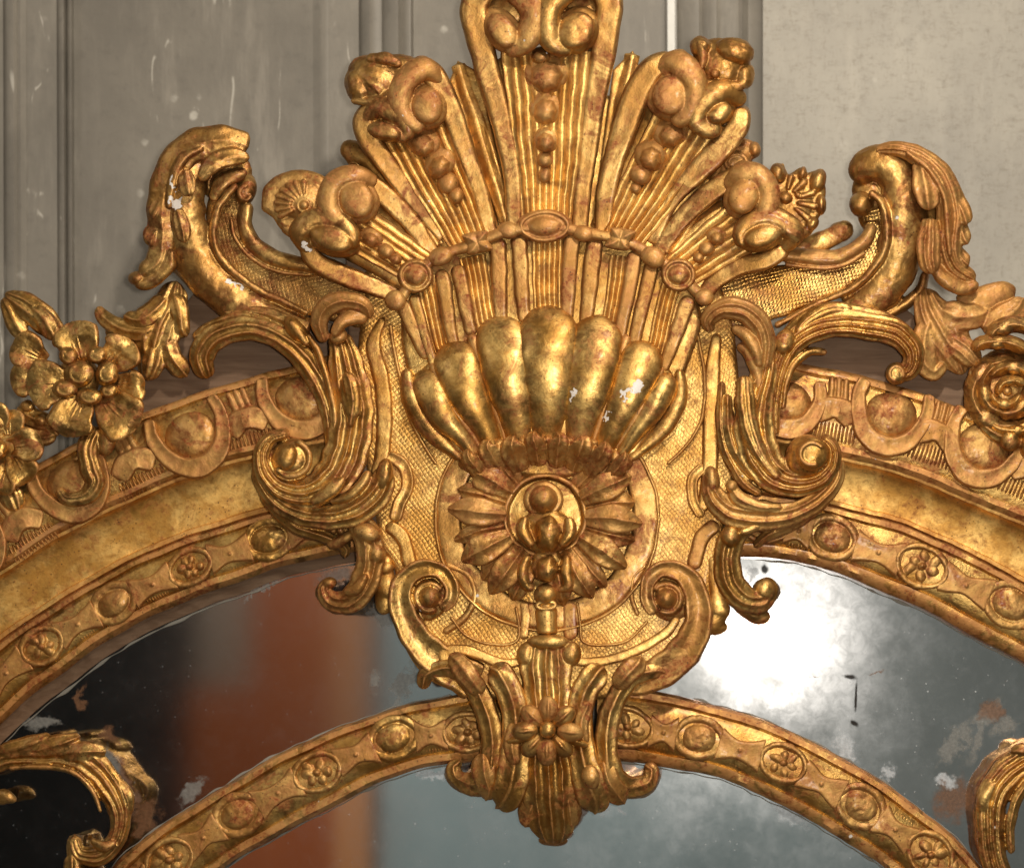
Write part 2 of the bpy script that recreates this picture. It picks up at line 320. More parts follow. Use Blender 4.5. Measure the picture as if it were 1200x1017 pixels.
class B:
    def __init__(s): s.V = []; s.F = []; s.n = 0
    def add(s, verts, faces):
        s.V.append(np.asarray(verts, float)); s.F.extend([tuple(int(i)+s.n for i in f) for f in faces]); s.n += len(verts)
    def rings(s, G, closed=False, caps=True):
        m, k, _ = G.shape
        i = np.arange(m if closed else m-1)[:, None]; j = np.arange(k)[None, :]
        a = i*k + j; b = i*k + (j+1) % k; c = ((i+1) % m)*k + (j+1) % k; d = ((i+1) % m)*k + j
        F = np.stack([a, b, c, d], -1).reshape(-1, 4).tolist()
        if caps and not closed:
            F.append(list(range(k))[::-1]); F.append([(m-1)*k + q for q in range(k)])
        s.add(G.reshape(-1, 3), F)
    def sweep(s, pts, w, H, prof=f_round, t=6, tilt=0, cap=(1, 1), K=None, step=2.0, closed=False, wob=0.03):
        pts = [tuple(p) if len(p) == 3 else (p[0], p[1], 0) for p in pts]
        n = len(pts)
        ww = w if hasattr(w, '__len__') else [w]*n
        hh = H if hasattr(H, '__len__') else [H]*n
        tt = tilt if hasattr(tilt, '__len__') else [tilt]*n
        def fit(a):
            return np.interp(np.linspace(0, 1, n), np.linspace(0, 1, len(a)), a) if len(a) != n else a
        A = np.column_stack([np.array(pts, float), fit(ww), fit(hh), fit(tt)])
        if closed: A = np.vstack([A, A[:1]])
        L = np.linalg.norm(np.diff(A[:, :2], axis=0), axis=1).sum()
        m = max(6, int(L/step))
        C = cr(A, m + (1 if closed else 0))
        if closed: C = C[:-1]
        P = C[:, :3].copy(); P[:, 1] *= -1
        T = np.gradient(P, axis=0) if not closed else (np.roll(P, -1, 0) - np.roll(P, 1, 0))
        T /= np.linalg.norm(T, axis=1)[:, None] + 1e-9
        Z = np.array([0, 0, 1.0])
        Bn = np.cross(T, Z); Bn /= np.linalg.norm(Bn, axis=1)[:, None] + 1e-9
        Nn = np.cross(Bn, T)
        r = np.radians(C[:, 5])[:, None]
        B2 = Bn*np.cos(r) + Nn*np.sin(r); N2 = -Bn*np.sin(r) + Nn*np.cos(r)
        W = np.maximum(C[:, 3], 0.4); HH = np.maximum(C[:, 4], 0.2)
        ss = np.concatenate([[0], np.cumsum(np.linalg.norm(np.diff(P, axis=0), axis=1))])
        W = W * (1 + wob*np.sin(ss*0.21 + rng.uniform(0, 6)))
        if not closed:
            e = np.ones(len(P))
            if cap[0]:
                rr = max(W[:max(2, len(W)//8)].mean()*cap[0], 2); x = np.clip(ss/rr, 0, 1); e *= np.sqrt(np.maximum(0.01, 1-(1-x)**2))
            if cap[1]:
                rr = max(W[-max(2, len(W)//8):].mean()*cap[1], 2); x = np.clip((ss[-1]-ss)/rr, 0, 1); e *= np.sqrt(np.maximum(0.01, 1-(1-x)**2))
            W = W*e; HH = HH*(0.25+0.75*e)
        K = K or int(np.clip(W.max()/1.1, 9, 41))
        u = np.sin(np.linspace(-1, 1, K)*np.pi/2) if prof in (f_round, f_ridge) else np.linspace(-1, 1, K)
        top = prof(u)
        tb = np.asarray(t if np.ndim(t) else [t], float)[0]
        ub = np.concatenate([u, [0.96, -0.96]]); fb = np.concatenate([top, [0, 0]])
        G = P[:, None, :] + B2[:, None, :]*(W[:, None]*ub[None, :])[..., None] + N2[:, None, :]*(HH[:, None]*fb[None, :])[..., None]
        G[:, K:, :] -= N2[:, None, :]*tb
        G[..., 1] *= -1
        s.rings(G, closed)
    def dome(s, cx, cy, rx, ry, h0, H, rot=0, t=6, p=1.0, nu=28, nv=9, groove=0, gk=0):
        a = np.linspace(0, 2*np.pi, nu, endpoint=False)
        lat = np.linspace(0, np.pi/2, nv)
        R = []
        ca, sa = math.cos(math.radians(rot)), math.sin(math.radians(rot))
        for i, q in enumerate(list(lat[::-1][:-1][::-1])[::-1]):      # from near the pole to the rim
            pass
        qs = np.concatenate([[np.pi/2*0.97], np.linspace(np.pi/2*0.85, 0, nv), [0.0]])
        for i, q in enumerate(qs):
            cq = np.cos(q)**p; sq = np.sin(q)
            x = rx*cq*np.cos(a); y = ry*cq*np.sin(a)
            if groove: 
                k = 1 - groove*np.abs(np.sin(gk*a/2)); x = x*k; y = y*k
            h = np.full_like(a, h0 + H*sq)
            if i == len(qs)-1: h = np.full_like(a, h0 - t)
            R.append(np.stack([cx + x*ca - y*sa, cy + x*sa + y*ca, h], -1))
        s.rings(np.array(R))
    def ring(s, cx, cy, rx, ry, h0, w, H, rot=0, a0=0, a1=360, prof=f_round, t=5, cap=(1, 1), rise=0):
        full = abs(a1-a0) >= 360
        n = max(8, int(abs(a1-a0)/15))
        aa = np.radians(np.linspace(a0, a1, n, endpoint=not full))
        ca, sa = math.cos(math.radians(rot)), math.sin(math.radians(rot))
        pts = []
        for i, q in enumerate(aa):
            x, y = rx*math.cos(q), ry*math.sin(q)
            pts.append((cx + x*ca - y*sa, cy + x*sa + y*ca, h0 + rise*i/(n-1)))
        s.sweep(pts, w, H, prof, t, closed=full, cap=cap)
    def volute(s, cx, cy, r0, r1, a0, turns, h0, h1, w0, w1, H, prof=None, eye=None, pre=None, prew=None, t=8, sx=1.0, sy=1.0):
        """spiral band, angle measured clockwise on screen in degrees; pre: points that lead in"""
        n = max(8, int(abs(turns)*14))
        pts = []; ws = []
        if pre:
            for p_, w_ in zip(pre, prew): pts.append(p_ if len(p_) == 3 else (*p_, h0)); ws.append(w_)
        for i in range(n):
            q = i/(n-1); r = r0*(1-q)**0.85 + r1*(1-(1-q)**0.85); a = math.radians(a0 + 360*turns*q)
            pts.append((cx + sx*r*math.cos(a), cy + sy*r*math.sin(a), h0 + (h1-h0)*q)); ws.append(w0 + (w1-w0)*q)
        s.sweep(pts, ws, H, prof or f_channel(0.4), t, cap=(0, 1))
        if eye: s.dome(cx, cy, eye*sx, eye*sy, h1-4, eye*0.75+5, t=14)
        s.dome(cx, cy, r0*0.8*sx, r0*0.8*sy, h0-8, 6, t=10)
    def lobe(s, x, y, ang, ln, w, curl=0, h0=60, rise=8, H=5, t=4, ribs=2, drop=0):
        """one lobe of a leaf: grows from x,y toward ang (deg, clockwise from right) and curls"""
        n = 9; pts = []; ws = []
        a = math.radians(ang); px, py = x, y
        for i in range(n):
            q = i/(n-1)
            pts.append((px, py, h0 + rise*math.sin(math.pi*min(1, q*0.75)) - drop*q*q))
            ws.append(w*(0.45 + 0.75*math.sin(math.pi*(0.12+0.72*q))))
            aa = a + math.radians(curl)*q*q
            px += ln/(n-1)*math.cos(aa); py += ln/(n-1)*math.sin(aa)
        s.sweep(pts, ws, H, f_rib(ribs, 0.42), t, cap=(0.3, 1.0))
    def plate(s, outline, h0, h1, bevel=3, n=None, smooth=True):
        O = np.array(outline, float)
        if smooth:
            Oc = np.vstack([O, O[:1]]); L = np.linalg.norm(np.diff(Oc, axis=0), axis=1).sum()
            n = n or int(L/5)
            # closed Catmull-Rom
            P = np.vstack([O[-1:], O, O[:2]]); seg = len(O); res = []
            for i in range(seg):
                k = max(2, int(np.linalg.norm(P[i+2]-P[i+1])/5))
                tt = np.linspace(0, 1, k, endpoint=False)[:, None]
                p0, p1, p2, p3 = P[i], P[i+1], P[i+2], P[(i+3)]
                res.append(0.5*((2*p1)+(-p0+p2)*tt+(2*p0-5*p1+4*p2-p3)*tt**2+(-p0+3*p1-3*p2+p3)*tt**3))
            O = np.vstack(res)
        T = np.roll(O, -1, 0)-np.roll(O, 1, 0); T /= np.linalg.norm(T, axis=1)[:, None]+1e-9
        nrm = np.stack([-T[:, 1], T[:, 0]], -1)
        area_ = 0.5*np.sum(O[:, 0]*np.roll(O[:, 1], -1)-np.roll(O[:, 0], -1)*O[:, 1])
        if area_ < 0: nrm = -nrm
        I = O + nrm*bevel
        k = len(O)
        R = np.array([np.column_stack([I, np.full(k, h1)]), np.column_stack([O + nrm*bevel*0.3, np.full(k, h1-bevel*0.4)]),
                      np.column_stack([O, np.full(k, h1-bevel)]), np.column_stack([O, np.full(k, h0)])])
        s.rings(R)
    def band(s, A, Bc, prof, back=-4, step=4, n=None):
        """moulding between two traced curves; prof = list of (v, height) across"""
        L = np.linalg.norm(np.diff(np.array(A, float), axis=0), axis=1).sum()
        m = n or int(L/step)
        a = cr(A, m); b = cr(Bc, m)
        v = np.array([p[0] for p in prof]); h = np.array([p[1] for p in prof], float)
        G = a[:, None, :]*(1-v)[None, :, None] + b[:, None, :]*v[None, :, None]
        G = np.concatenate([G, np.broadcast_to(h[None, :, None], (m, len(h), 1))], -1)
        bk = np.stack([np.column_stack([b, np.full(m, back)]), np.column_stack([a, np.full(m, back)])], 1)
        s.rings(np.concatenate([G, bk], 1))
    def box(s, x0, x1, y0, y1, h0, h1):
        c = np.array([(x, y, h) for h in (h0, h1) for (x, y) in ((x0, y0), (x1, y0), (x1, y1), (x0, y1))])
        s.add(c, [(0, 3, 2, 1), (4, 5, 6, 7), (0, 1, 5, 4), (1, 2, 6, 5), (2, 3, 7, 6), (3, 0, 4, 7)])
    def build(s, name, m, parent=None, voxel=None, disp=0.0, label=None, raw=False, smooth=True):
        V = np.vstack(s.V)
        if not raw:
            on = (V[:, 2] > -20).astype(float)
            x, y = V[:, 0].copy(), V[:, 1].copy()
            V[:, 0] += on*(0.55*np.sin(y*0.07 + x*0.03) + 0.18*np.sin(y*0.2 - x*0.15 + 1.3))
            V[:, 1] += on*(0.55*np.sin(x*0.075 - y*0.03 + 0.7) + 0.18*np.sin(x*0.19 + y*0.16))
            V[:, 2] += on*(V[:, 2] > 8)*(0.25*np.sin(x*0.06 + y*0.08) + 0.06*np.sin(x*0.21 - y*0.17))
        if not raw: V = world(V)
        me = bpy.data.meshes.new(name)
        me.from_pydata(V.tolist(), [], s.F)
        bm = bmesh.new(); bm.from_mesh(me); bmesh.ops.recalc_face_normals(bm, faces=bm.faces); bm.to_mesh(me); bm.free()
        o = bpy.data.objects.new(name, me); COL.objects.link(o)
        if voxel:
            md = o.modifiers.new('r', 'REMESH'); md.mode = 'VOXEL'; md.voxel_size = voxel*0.88*S; md.use_smooth_shade = True
            sm = o.modifiers.new('s', 'SMOOTH'); sm.factor = 0.35; sm.iterations = 1
            if disp:
                dm = o.modifiers.new('d', 'DISPLACE'); dm.texture = TEX; dm.texture_coords = 'LOCAL'; dm.strength = disp*S; dm.mid_level = 0.5
            dg = bpy.context.evaluated_depsgraph_get()
            me2 = bpy.data.meshes.new_from_object(o.evaluated_get(dg))
            o.modifiers.clear(); o.data = me2; bpy.data.meshes.remove(me); me = me2; me.name = name
        me.materials.clear(); me.materials.append(m)
        if smooth: me.shade_smooth()
        if not voxel and smooth:
            me.set_sharp_from_angle(angle=math.radians(50))
        if parent: o.parent = parent
        if label: o['label'] = label
        return o
TEX = bpy.data.textures.new('hand_carving', 'CLOUDS'); TEX.noise_scale = 0.014; TEX.noise_depth = 2

def empty(name, label=None, cat=None, group=None, parent=None, loc=(0, 0, 0)):
    o = bpy.data.objects.new(name, None); COL.objects.link(o); o.location = loc; o.empty_display_size = 0.05
    if label: o['label'] = label
    if cat: o['category'] = cat
    if group: o['group'] = group
    if parent: o.parent = parent
    return o

# ================================================================== the panelled wall behind
wall = empty('wall'); wall['kind'] = 'structure'
HW = -125
def wbox(name, x0, x1, h, m, y0=-140, y1=1160, label=None, back=None):
    b = B(); b.box(x0, x1, y0, y1, (HW - 40) if back is None else back, HW + h); return b.build(name, m, wall, smooth=False, label=label)
def wmould(name, x0, x1, prof, m):
    b = B(); b.band([(x0, -140, 0)[:2], (x0 + 4, 1160)], [(x1, -140), (x1 + 4, 1160)], [(v, HW + h) for v, h in prof], back=HW - 30, n=3)
    return b.build(name, m, wall)
half = [(0, 0), (0.1, 5), (0.3, 9), (0.55, 10), (0.75, 6), (0.85, 1), (1, 0)]
wbox('stile', -160, 24, 8, W_MOULD)
wmould('moulding', 3, 30, [(0, 8), (0.2, 12), (0.45, 13), (0.6, 8), (0.75, 9), (1, 3)], W_MOULD)
wbox('rail_board', 24, 74, 2, W_MOULD)
wmould('moulding', 66, 86, [(0, 2), (0.15, 7), (0.4, 8), (0.55, -3), (0.65, 4), (0.85, 5), (1, -5)], W_MOULD)
wbox('panel', 82, 378, -5, W_PANEL)
wmould('moulding', 366, 384, [(0, -5), (0.4, -2), (0.7, 1), (1, 0)], W_MOULD)
wbox('stile', 380, 426, 0, W_MOULD)
wmould('moulding', 420, 484, [(0, 0), (0.08, 8), (0.2, 11), (0.3, 4), (0.42, 3), (0.5, 13), (0.72, 14), (0.8, 3), (0.88, 7), (0.95, 6), (1, -4)], W_MOULD)
wbox('panel', 480, 784, -4, W_PANEL)
wmould('paint_strip', 779, 793, [(0, -2), (0.2, 7), (0.8, 7), (1, -2)], W_WHITE)
wmould('moulding', 792, 868, [(0, -2), (0.1, 7), (0.35, 8), (0.4, 3), (0.5, 11), (0.62, 12), (0.7, 4), (0.9, 3), (1, -2)], W_MOULD)
wmould('moulding', 862, 898, [(0, -2), (0.2, 3), (0.4, -12), (0.7, -10), (1, 2)], W_MOULD)
wbox('panel', 894, 1420, 4, W_CRACK, label='pale crazed panel right of the crest')

# ================================================================== the gilt mirror
M = empty('gilt_mirror', 'carved and gilded wooden mirror frame with shell crest hanging before the grey panelled wall', 'mirror')

# ---- glass plates (one drawing millimetre thick plates, each its own part)
glL = glass('left_plate_silvering', 0.45, 0.03, 0.30, 0.15, 0.085, [(128, 905, 12, 48, -35, 'grey'), (52, 848, 24, 8, 10, 'grey'), (148, 925, 10, 30, -20, 'brown'),
    (97, 823, 5, 13, 5, 'brown'), (130, 856, 9, 11, 0, 'brown'), (222, 932, 22, 9, -30, 'grey'), (170, 962, 16, 20, 0, 'brown'), (440, 798, 11, 13, 0, 'grey'), (393, 672, 26, 11, 15, 'grey'), (450, 716, 30, 9, 20, 'grey'),
    (478, 800, 8, 30, 30, 'grey'), (305, 692, 26, 3, -20, 'grey'), (190, 1010, 22, 12, 0, 'grey')])
glR = glass('right_plate_silvering', 0.80, 0.085, 0.19, 0.8, 0.03, [(1150, 850, 9, 42, 28, 'grey'), (1118, 868, 8, 30, 35, 'grey'), (1160, 832, 12, 16, 0, 'brown'), (1122, 935, 26, 26, 0, 'brown'), (1110, 915, 18, 8, -20, 'white'),
    (990, 875, 11, 13, 0, 'white'), (1036, 909, 9, 8, 0, 'white'), (1003, 817, 1.6, 17, 2, 'black'), (996, 793, 8, 3, 10, 'black'), (1001, 847, 5, 3, 40, 'black'), (957, 792, 5, 1.2, 0, 'brown'), (1030, 793, 8, 1.6, 0, 'brown'),
    (878, 668, 8, 10, 0, 'white'), (896, 667, 4, 5, 0, 'black'), (1180, 850, 14, 12, -20, 'grey')], tint=(1.0, 0.90, 0.86))
glC = glass('centre_plate_silvering', 0.85, 0.10, 0.24, 0.5, 0.05, [(932, 958, 20, 15, 25, 'white'), (728, 958, 5, 4, 0, 'white'), (510, 905, 26, 6, -8, 'white'), (705, 950, 10, 12, 0, 'white')])
def pane(name, poly, m, label):
    b = B(); b.plate(poly, -6, 0, 0.6, smooth=False); return b.build(name, m, M, smooth=False, label=label)
pane('mirror_glass', [(-60, 760), (60, 740), (240, 640), (400, 620), (470, 640), (560, 760), (560, 880), (420, 880), (300, 940), (200, 1010), (140, 1080), (-60, 1100)], glL,
     'dark left plate of old silvered glass')
pane('mirror_glass', [(820, 700), (870, 620), (980, 630), (1100, 680), (1260, 770), (1260, 1100), (1170, 1100), (1060, 980), (950, 910), (840, 870), (740, 860)], glR, 'right plate with the bright flash glare and worn silvering')
b = B(); b.plate([(150, 1160), (230, 1050), (330, 960), (450, 890), (560, 868), (720, 868), (860, 890), (980, 950), (1080, 1040), (1140, 1160)], -12, -6.5, 0.6, smooth=False)
b.build('mirror_glass', glC, M, smooth=False, label='central plate of hazy blue grey glass')

# ---- wooden back board seen through the openings
b = B(); b.plate([(150, 470), (196, 380), (240, 330), (330, 350), (470, 420), (470, 560), (200, 560)], 2, 16, 2, smooth=False)
b.plate([(850, 560), (850, 420), (960, 380), (1040, 345), (1110, 400), (1180, 450), (1260, 520), (1260, 600), (1000, 560)], 2, 16, 2, smooth=False)
b.plate([(400, 200), (880, 200), (900, 400), (850, 700), (790, 760), (500, 760), (440, 700), (410, 420)], 4, 44, 4, smooth=False)
bb = b.build('back_board', WOOD_BACK, M, label='bare grey brown wood behind the carving'); bb['kind'] = 'stuff'

# ================================================================== arched mouldings
def mx(pts, c=1280): return [(c - x, y) for x, y in pts]
b0L = [(-40, 592), (0, 568), (40, 545), (92, 518), (165, 485), (230, 461), (300, 440), (345, 428), (400, 412)]
b1L = [(-40, 695), (0, 670), (36, 646), (75, 622), (150, 585), (225, 554), (300, 532), (350, 520), (410, 508)]
b2L = [(-40, 784), (0, 752), (25, 734), (50, 717), (125, 672), (200, 637), (300, 605), (360, 592), (420, 580)]
b3L = [(-30, 882), (0, 849), (28, 822), (60, 798), (130, 748), (205, 710), (285, 680), (345, 660), (425, 645)]
b4L = [(-20, 900), (6, 866), (36, 838), (68, 812), (137, 761), (211, 723), (289, 693), (348, 672), (428, 656)]
b0R = [(880, 408), (950, 428), (1012, 440), (1060, 455), (1105, 470), (1150, 487), (1200, 508), (1250, 530)]
b1R = [(880, 510), (940, 520), (985, 535), (1050, 552), (1090, 566), (1125, 582), (1200, 612), (1250, 636)]
b2R = [(860, 575), (920, 582), (972, 592), (1050, 612), (1090, 628), (1125, 643), (1200, 684), (1250, 715)]
b3R = [(850, 652), (887, 653), (950, 661), (1033, 692), (1075, 710), (1117, 732), (1200, 776), (1250, 806)]
frame = {}
for side, (b0, b1, b2, b3) in {'left': (b0L, b1L, b2L, b3L), 'right': (b0R, b1R, b2R, b3R)}.items():
    # outer strap-and-egg band (ovolo ground)
    b = B(); b.band(b0, b1, [(0, 30), (0.0, 44), (0.035, 48), (0.09, 48), (0.115, 42), (0.18, 43), (0.35, 49), (0.6, 50), (0.8, 47), (0.86, 45), (0.865, 50), (0.93, 52), (1, 46)], back=2)
    frame[side+'o'] = b.build('outer_moulding', G_WORN, M)
    b = B(); b.band(b1, b2, [(0, 46), (0.05, 45), (0.08, 40), (0.14, 35), (0.3, 30), (0.5, 26), (0.7, 23.5), (0.88, 22), (0.9, 27), (0.97, 28), (1, 24)], back=1)
    b.build('cove_moulding', G_COVE, M)
    b = B(); b.band(b2, b3, [(0, 24), (0.03, 29), (0.1, 29), (0.14, 24), (0.3, 27), (0.5, 28), (0.7, 26), (0.78, 22), (0.8, 25), (0.9, 25), (1, 17)], back=0.5)
    frame[side+'i'] = b.build('inner_moulding', G_WORN, M)
b = B(); b.band(b3L, b4L, [(0, 17), (0.2, 10), (1, 2)], back=0.5); b.build('rebate', WOOD_BACK, M)

iaL = [(100, 1068), (122, 1030), (147, 1000), (200, 960), (250, 929), (325, 884), (400, 851), (475, 826), (530, 815), (600, 806)]
ibL = [(190, 1120), (215, 1066), (238, 1036), (275, 1008), (330, 976), (370, 955), (410, 934), (450, 914), (500, 899), (560, 891), (610, 888)]
iaR = [(700, 803), (760, 808), (812, 820), (860, 832), (908, 849), (950, 868), (992, 891), (1035, 916), (1075, 945), (1115, 978), (1150, 1016), (1185, 1066)]
ibR = [(700, 890), (740, 893), (783, 899), (830, 908), (867, 920), (910, 940), (950, 962), (992, 986), (1033, 1014), (1065, 1046), (1095, 1090)]
prI = [(0, 10), (0.04, 19), (0.12, 20), (0.16, 15), (0.3, 20), (0.5, 22), (0.7, 20), (0.82, 14), (0.84, 16), (0.94, 15), (1, 7)]
b = B(); b.band(iaL, ibL, prI, back=0.2); arL = b.build('arch_moulding', G_WORN, M)
b = B(); b.band(iaR, ibR, prI, back=0.2); arR = b.build('arch_moulding', G_WORN, M)

PUTTY = plain('old_white_putty', (0.20, 0.185, 0.155), 0.9)
def putty(pts, h=0.5):
    b = B(); P = cr(pts, 40); P = P + rng.normal(0, 0.5, P.shape)
    b.sweep([(x, y, h) for x, y in P], [0.6+max(0, v)*0.8 for v in rng.normal(0.0, 0.9, 40)], 1.2, f_round, 3, K=9)
    b.build('putty_line', PUTTY, M)
putty([(x+1, y+2) for x, y in ibL[1:]], -6); putty([(x-1, y+2) for x, y in ibR[:-1]], -6)
putty([(x, y-1) for x, y in iaL[1:-1]]); putty([(x, y-1) for x, y in iaR[2:]]); putty([(x-3, y+3) for x, y in b3R[1:]]); putty([(x+2, y+2) for x, y in b4L[:]])
# ---- ovals and florets on the bead mouldings: a ringed cabochon or a small flower, joined by a pierced strap
def cab(cx, cy, ang, h, parent, kind, s=1.0):
    b = B(); s *= rng.uniform(0.95, 1.05); ang += rng.uniform(-5, 5); cx += rng.uniform(-1.5, 1.5); cy += rng.uniform(-1.5, 1.5)
    if kind == 'oval':
        b.ring(cx, cy, 29*s, 23*s, h-1, 5.0, 3.4, rot=ang)
        b.dome(cx, cy, 24*s, 18*s, h-2, 7.5, rot=ang, nv=8, p=0.8)
        return b.build('cabochon', G_EGG if rng.random() < 0.75 else G_GADROON, parent, voxel=1.0, disp=2.6)
    b.ring(cx, cy, 29*s, 22*s, h-1, 4.0, 4.5, rot=ang)
    b.dome(cx, cy, 24*s, 18*s, h-3, 4, rot=ang)
    for k in range(6):
        a = math.radians(60*k+ang+15+rng.uniform(-13, 13)); px, py = rng.uniform(10.5, 14)*s*math.cos(a), rng.uniform(8, 11)*s*math.sin(a)
        b.dome(cx+px, cy+py, rng.uniform(6.5, 10.5)*s, rng.uniform(5, 7.5)*s, h-1, 4.8+rng.uniform(-1.2, 1.2), rot=60*k+ang)
    b.dome(cx, cy, 5*s, 4.5*s, h, 8.5)
    return b.build('floret', G_RED, parent, voxel=0.95, disp=3.0)
def strap(x0, y0, x1, y1, h, parent, s=1.0, n=1):
    """waisted strap with a nail hole between two ovals, and combed flutes either side"""
    b = B(); ang = math.degrees(math.atan2(y1-y0, x1-x0)); L = math.hypot(x1-x0, y1-y0)
    ux, uy = (x1-x0)/L, (y1-y0)/L; g = 26*s
    a = (x0+ux*g, y0+uy*g); c = (x1-ux*g, y1-uy*g); m_ = ((x0+x1)/2, (y0+y1)/2)
    b.sweep([(*a, h-1), (*m_, h), (*c, h-1)], [21*s, 12*s, 21*s], 4.5, f_channel(0.2), 5, cap=(0, 0), K=15, step=1.5)
    b.dome(m_[0], m_[1], 3.0, 3.0, h+1, 4.5)
    b.build('strap', G_TAN, parent, voxel=1.1, disp=1.0)
    for sd in (-1, 1):
        b = B(); q = 17*s
        vx, vy = -uy*sd, ux*sd
        for k in range(-4, 5):
            tx, ty = m_[0]+ux*k*3.7*s+vx*q, m_[1]+uy*k*3.7*s+vy*q
            ll = (6.5 - 0.75*abs(k))*s
            b.sweep([(tx-vx*ll*0.9, ty-vy*ll*0.9, h-3.4), (tx+vx*ll*0.7, ty+vy*ll*0.7, h-4.6)], 1.45*s, 2.4, f_round, 3, K=7, step=2)
        o = b.build('flutes', G_BRIGHT, parent); o['kind'] = 'stuff'
def chain(items, h, parent, s=1.0, ends=True):
    for i, (x, y, kind) in enumerate(items):
        if i+1 < len(items): ang = math.degrees(math.atan2(items[i+1][1]-y, items[i+1][0]-x))
        if i: ang0 = math.degrees(math.atan2(y-items[i-1][1], x-items[i-1][0]))
        a = ang if i == 0 else (ang0 if i == len(items)-1 else (ang+ang0)/2)
        cab(x, y, a, h, parent, kind, s)
        if i+1 < len(items): strap(x, y, items[i+1][0], items[i+1][1], h, parent, s)
chain([(-34, 820, 'oval'), (48, 757, 'floret'), (134, 707, 'oval'), (223, 663, 'floret'), (315, 633, 'oval'), (395, 612, 'floret')], 27, frame['lefti'], 0.90)
chain([(895, 612, 'floret'), (977, 631, 'oval'), (1081, 664, 'floret'), (1184, 708, 'oval'), (1270, 755, 'floret')], 27, frame['righti'], 1.0)
chain([(125, 1072, 'oval'), (197, 1007, 'floret'), (279, 955, 'oval'), (372, 904, 'floret'), (462, 865, 'oval'), (548, 858, 'floret')], 20, arL, 0.95)
chain([(736, 852, 'floret'), (818, 864, 'oval'), (917, 893, 'floret'), (1009, 944, 'oval'), (1090, 1001, 'floret'), (1150, 1070, 'oval')], 20, arR, 0.98)

# ---- outer band: large eggs slung in looping straps, combed ground between
def egg(cx, cy, ang, parent, s=1.0, m=None):
    b = B(); b.dome(cx, cy, 32*s, 28*s, 46, 12, rot=ang, nv=9, p=0.8)
    b.build('egg', m or G_EGG, parent, voxel=1.3, disp=2.0)
    b = B(); ca, sa = math.cos(math.radians(ang)), math.sin(math.radians(ang))
    def R(x, y, h): return (cx+x*ca-y*sa, cy+x*sa+y*ca, h)
    b.sweep([R(-40*s, -36*s, 49), R(-43*s, -12*s, 51), R(-33*s, 18*s, 53), R(-14*s, 34*s, 53), R(8*s, 36*s, 53), R(30*s, 22*s, 53), R(42*s, -8*s, 51), R(38*s, -36*s, 49)],
            [8, 9, 11, 13, 13, 11, 9, 7], 8, f_channel(0.22), 6, cap=(0.5, 0.5))
    b.build('strap_loop', G_TAN, parent, voxel=1.2, disp=1.5)
def link(x, y, ang, parent, s=1.0):
    b = B(); ca, sa = math.cos(math.radians(ang)), math.sin(math.radians(ang))
    def R(a, c, h): return (x+a*ca-c*sa, y+a*sa+c*ca, h)
    b.sweep([R(-24*s, 12, 50), R(-10*s, 0, 53), R(0, -2, 54), R(10*s, 0, 53), R(24*s, 12, 50)], [12, 14, 13, 14, 12], 6, f_channel(0.2), 6, cap=(0.4, 0.4))
    for k in (-1, 0, 1):
        b.sweep([R(k*9*s-2, -38, 46), R(k*8*s, -22, 49), R(k*9*s+2, -6, 51)], [3.6, 4.5, 3.5], 5.5, f_round, 5)
    b.ring(*R(0, 0, 0)[:2], 4.5, 4.5, 57, 1.8, 2.2)
    b.build('strap_link', G_TAN, parent, voxel=1.15, disp=1.3)
    b = B()
    for k in range(-6, 7):
        l0 = 13 + abs(k)*0.6
        b.sweep([R(k*4.4*s, l0, 48), R(k*4.7*s, 38, 46)], 1.75, 3.6, f_round, 4, K=7, step=3)
    o = b.build('flutes', G_WORN, parent); o['kind'] = 'stuff'
oL, oR = frame['lefto'], frame['righto']
egg(224, 511, -22, oL); egg(353, 468, -14, oL, 0.98); egg(84, 566, -27, oL, 0.95); egg(-40, 640, -33, oL)
link(288, 492, -18, oL); link(156, 541, -25, oL); link(24, 612, -31, oL)
egg(1044, 487, 15, oR, 0.98); egg(925, 472, 8, oR, 0.85); egg(1153, 524, 22, oR, 1.0); egg(1262, 572, 27, oR)
link(979, 480, 11, oR); link(1098, 508, 20, oR); link(1210, 552, 25, oR)

# ================================================================== cartouche plate
CT = B()
outline = [(452, 300), (428, 345), (420, 400), (418, 470), (428, 540), (440, 600), (446, 640), (464, 672), (457, 712), (470, 748), (496, 790), (540, 812), (600, 820), (690, 820), (750, 808),
           (796, 786), (824, 752), (834, 715), (836, 670), (850, 610), (862, 540), (866, 470), (862, 400), (846, 340), (810, 300), (640, 280)]
CT.plate(outline, 24, 54, 5)
# slightly hollow field rising to the middle
CT.dome(645, 560, 205, 235, 44, 12, t=6, nu=60, nv=14)
cart = CT.build('cartouche_panel', G_HATCH, M, voxel=2.2, label='cross hatched gilded ground of the crest')
def rail(name, pts, w, H, m=G_BRIGHT, h=56, parent=None, prof=f_round, t=6, cap=(1, 1), voxel=None, **kw):
    b = B(); pp = [p if len(p) == 3 else (p[0], p[1], h) for p in pts]
    b.sweep(pp, w, H, prof, t, cap=cap, **kw); return b.build(name, m, parent or cart, voxel=voxel)
rail('raised_line', [(457, 380), (468, 440), (479, 485), (500, 528), (512, 545)], 2.4, 4, h=60)
rail('raised_line', [(817, 392), (826, 440), (822, 490), (806, 520), (782, 545)], 2.2, 4, h=60)
rail('border_band', [(449, 372), (438, 402), (446, 440), (451, 490), (448, 530), (440, 560)], [4, 9, 10, 10, 9, 8], 5, G_BRIGHT, 55, prof=f_box, voxel=1.3)
rail('border_band', [(840, 390), (836, 430), (833, 480), (833, 530), (828, 575), (822, 600)], [6, 9, 10, 10, 9, 7], 5, G_BRIGHT, 55, prof=f_box, voxel=1.3)
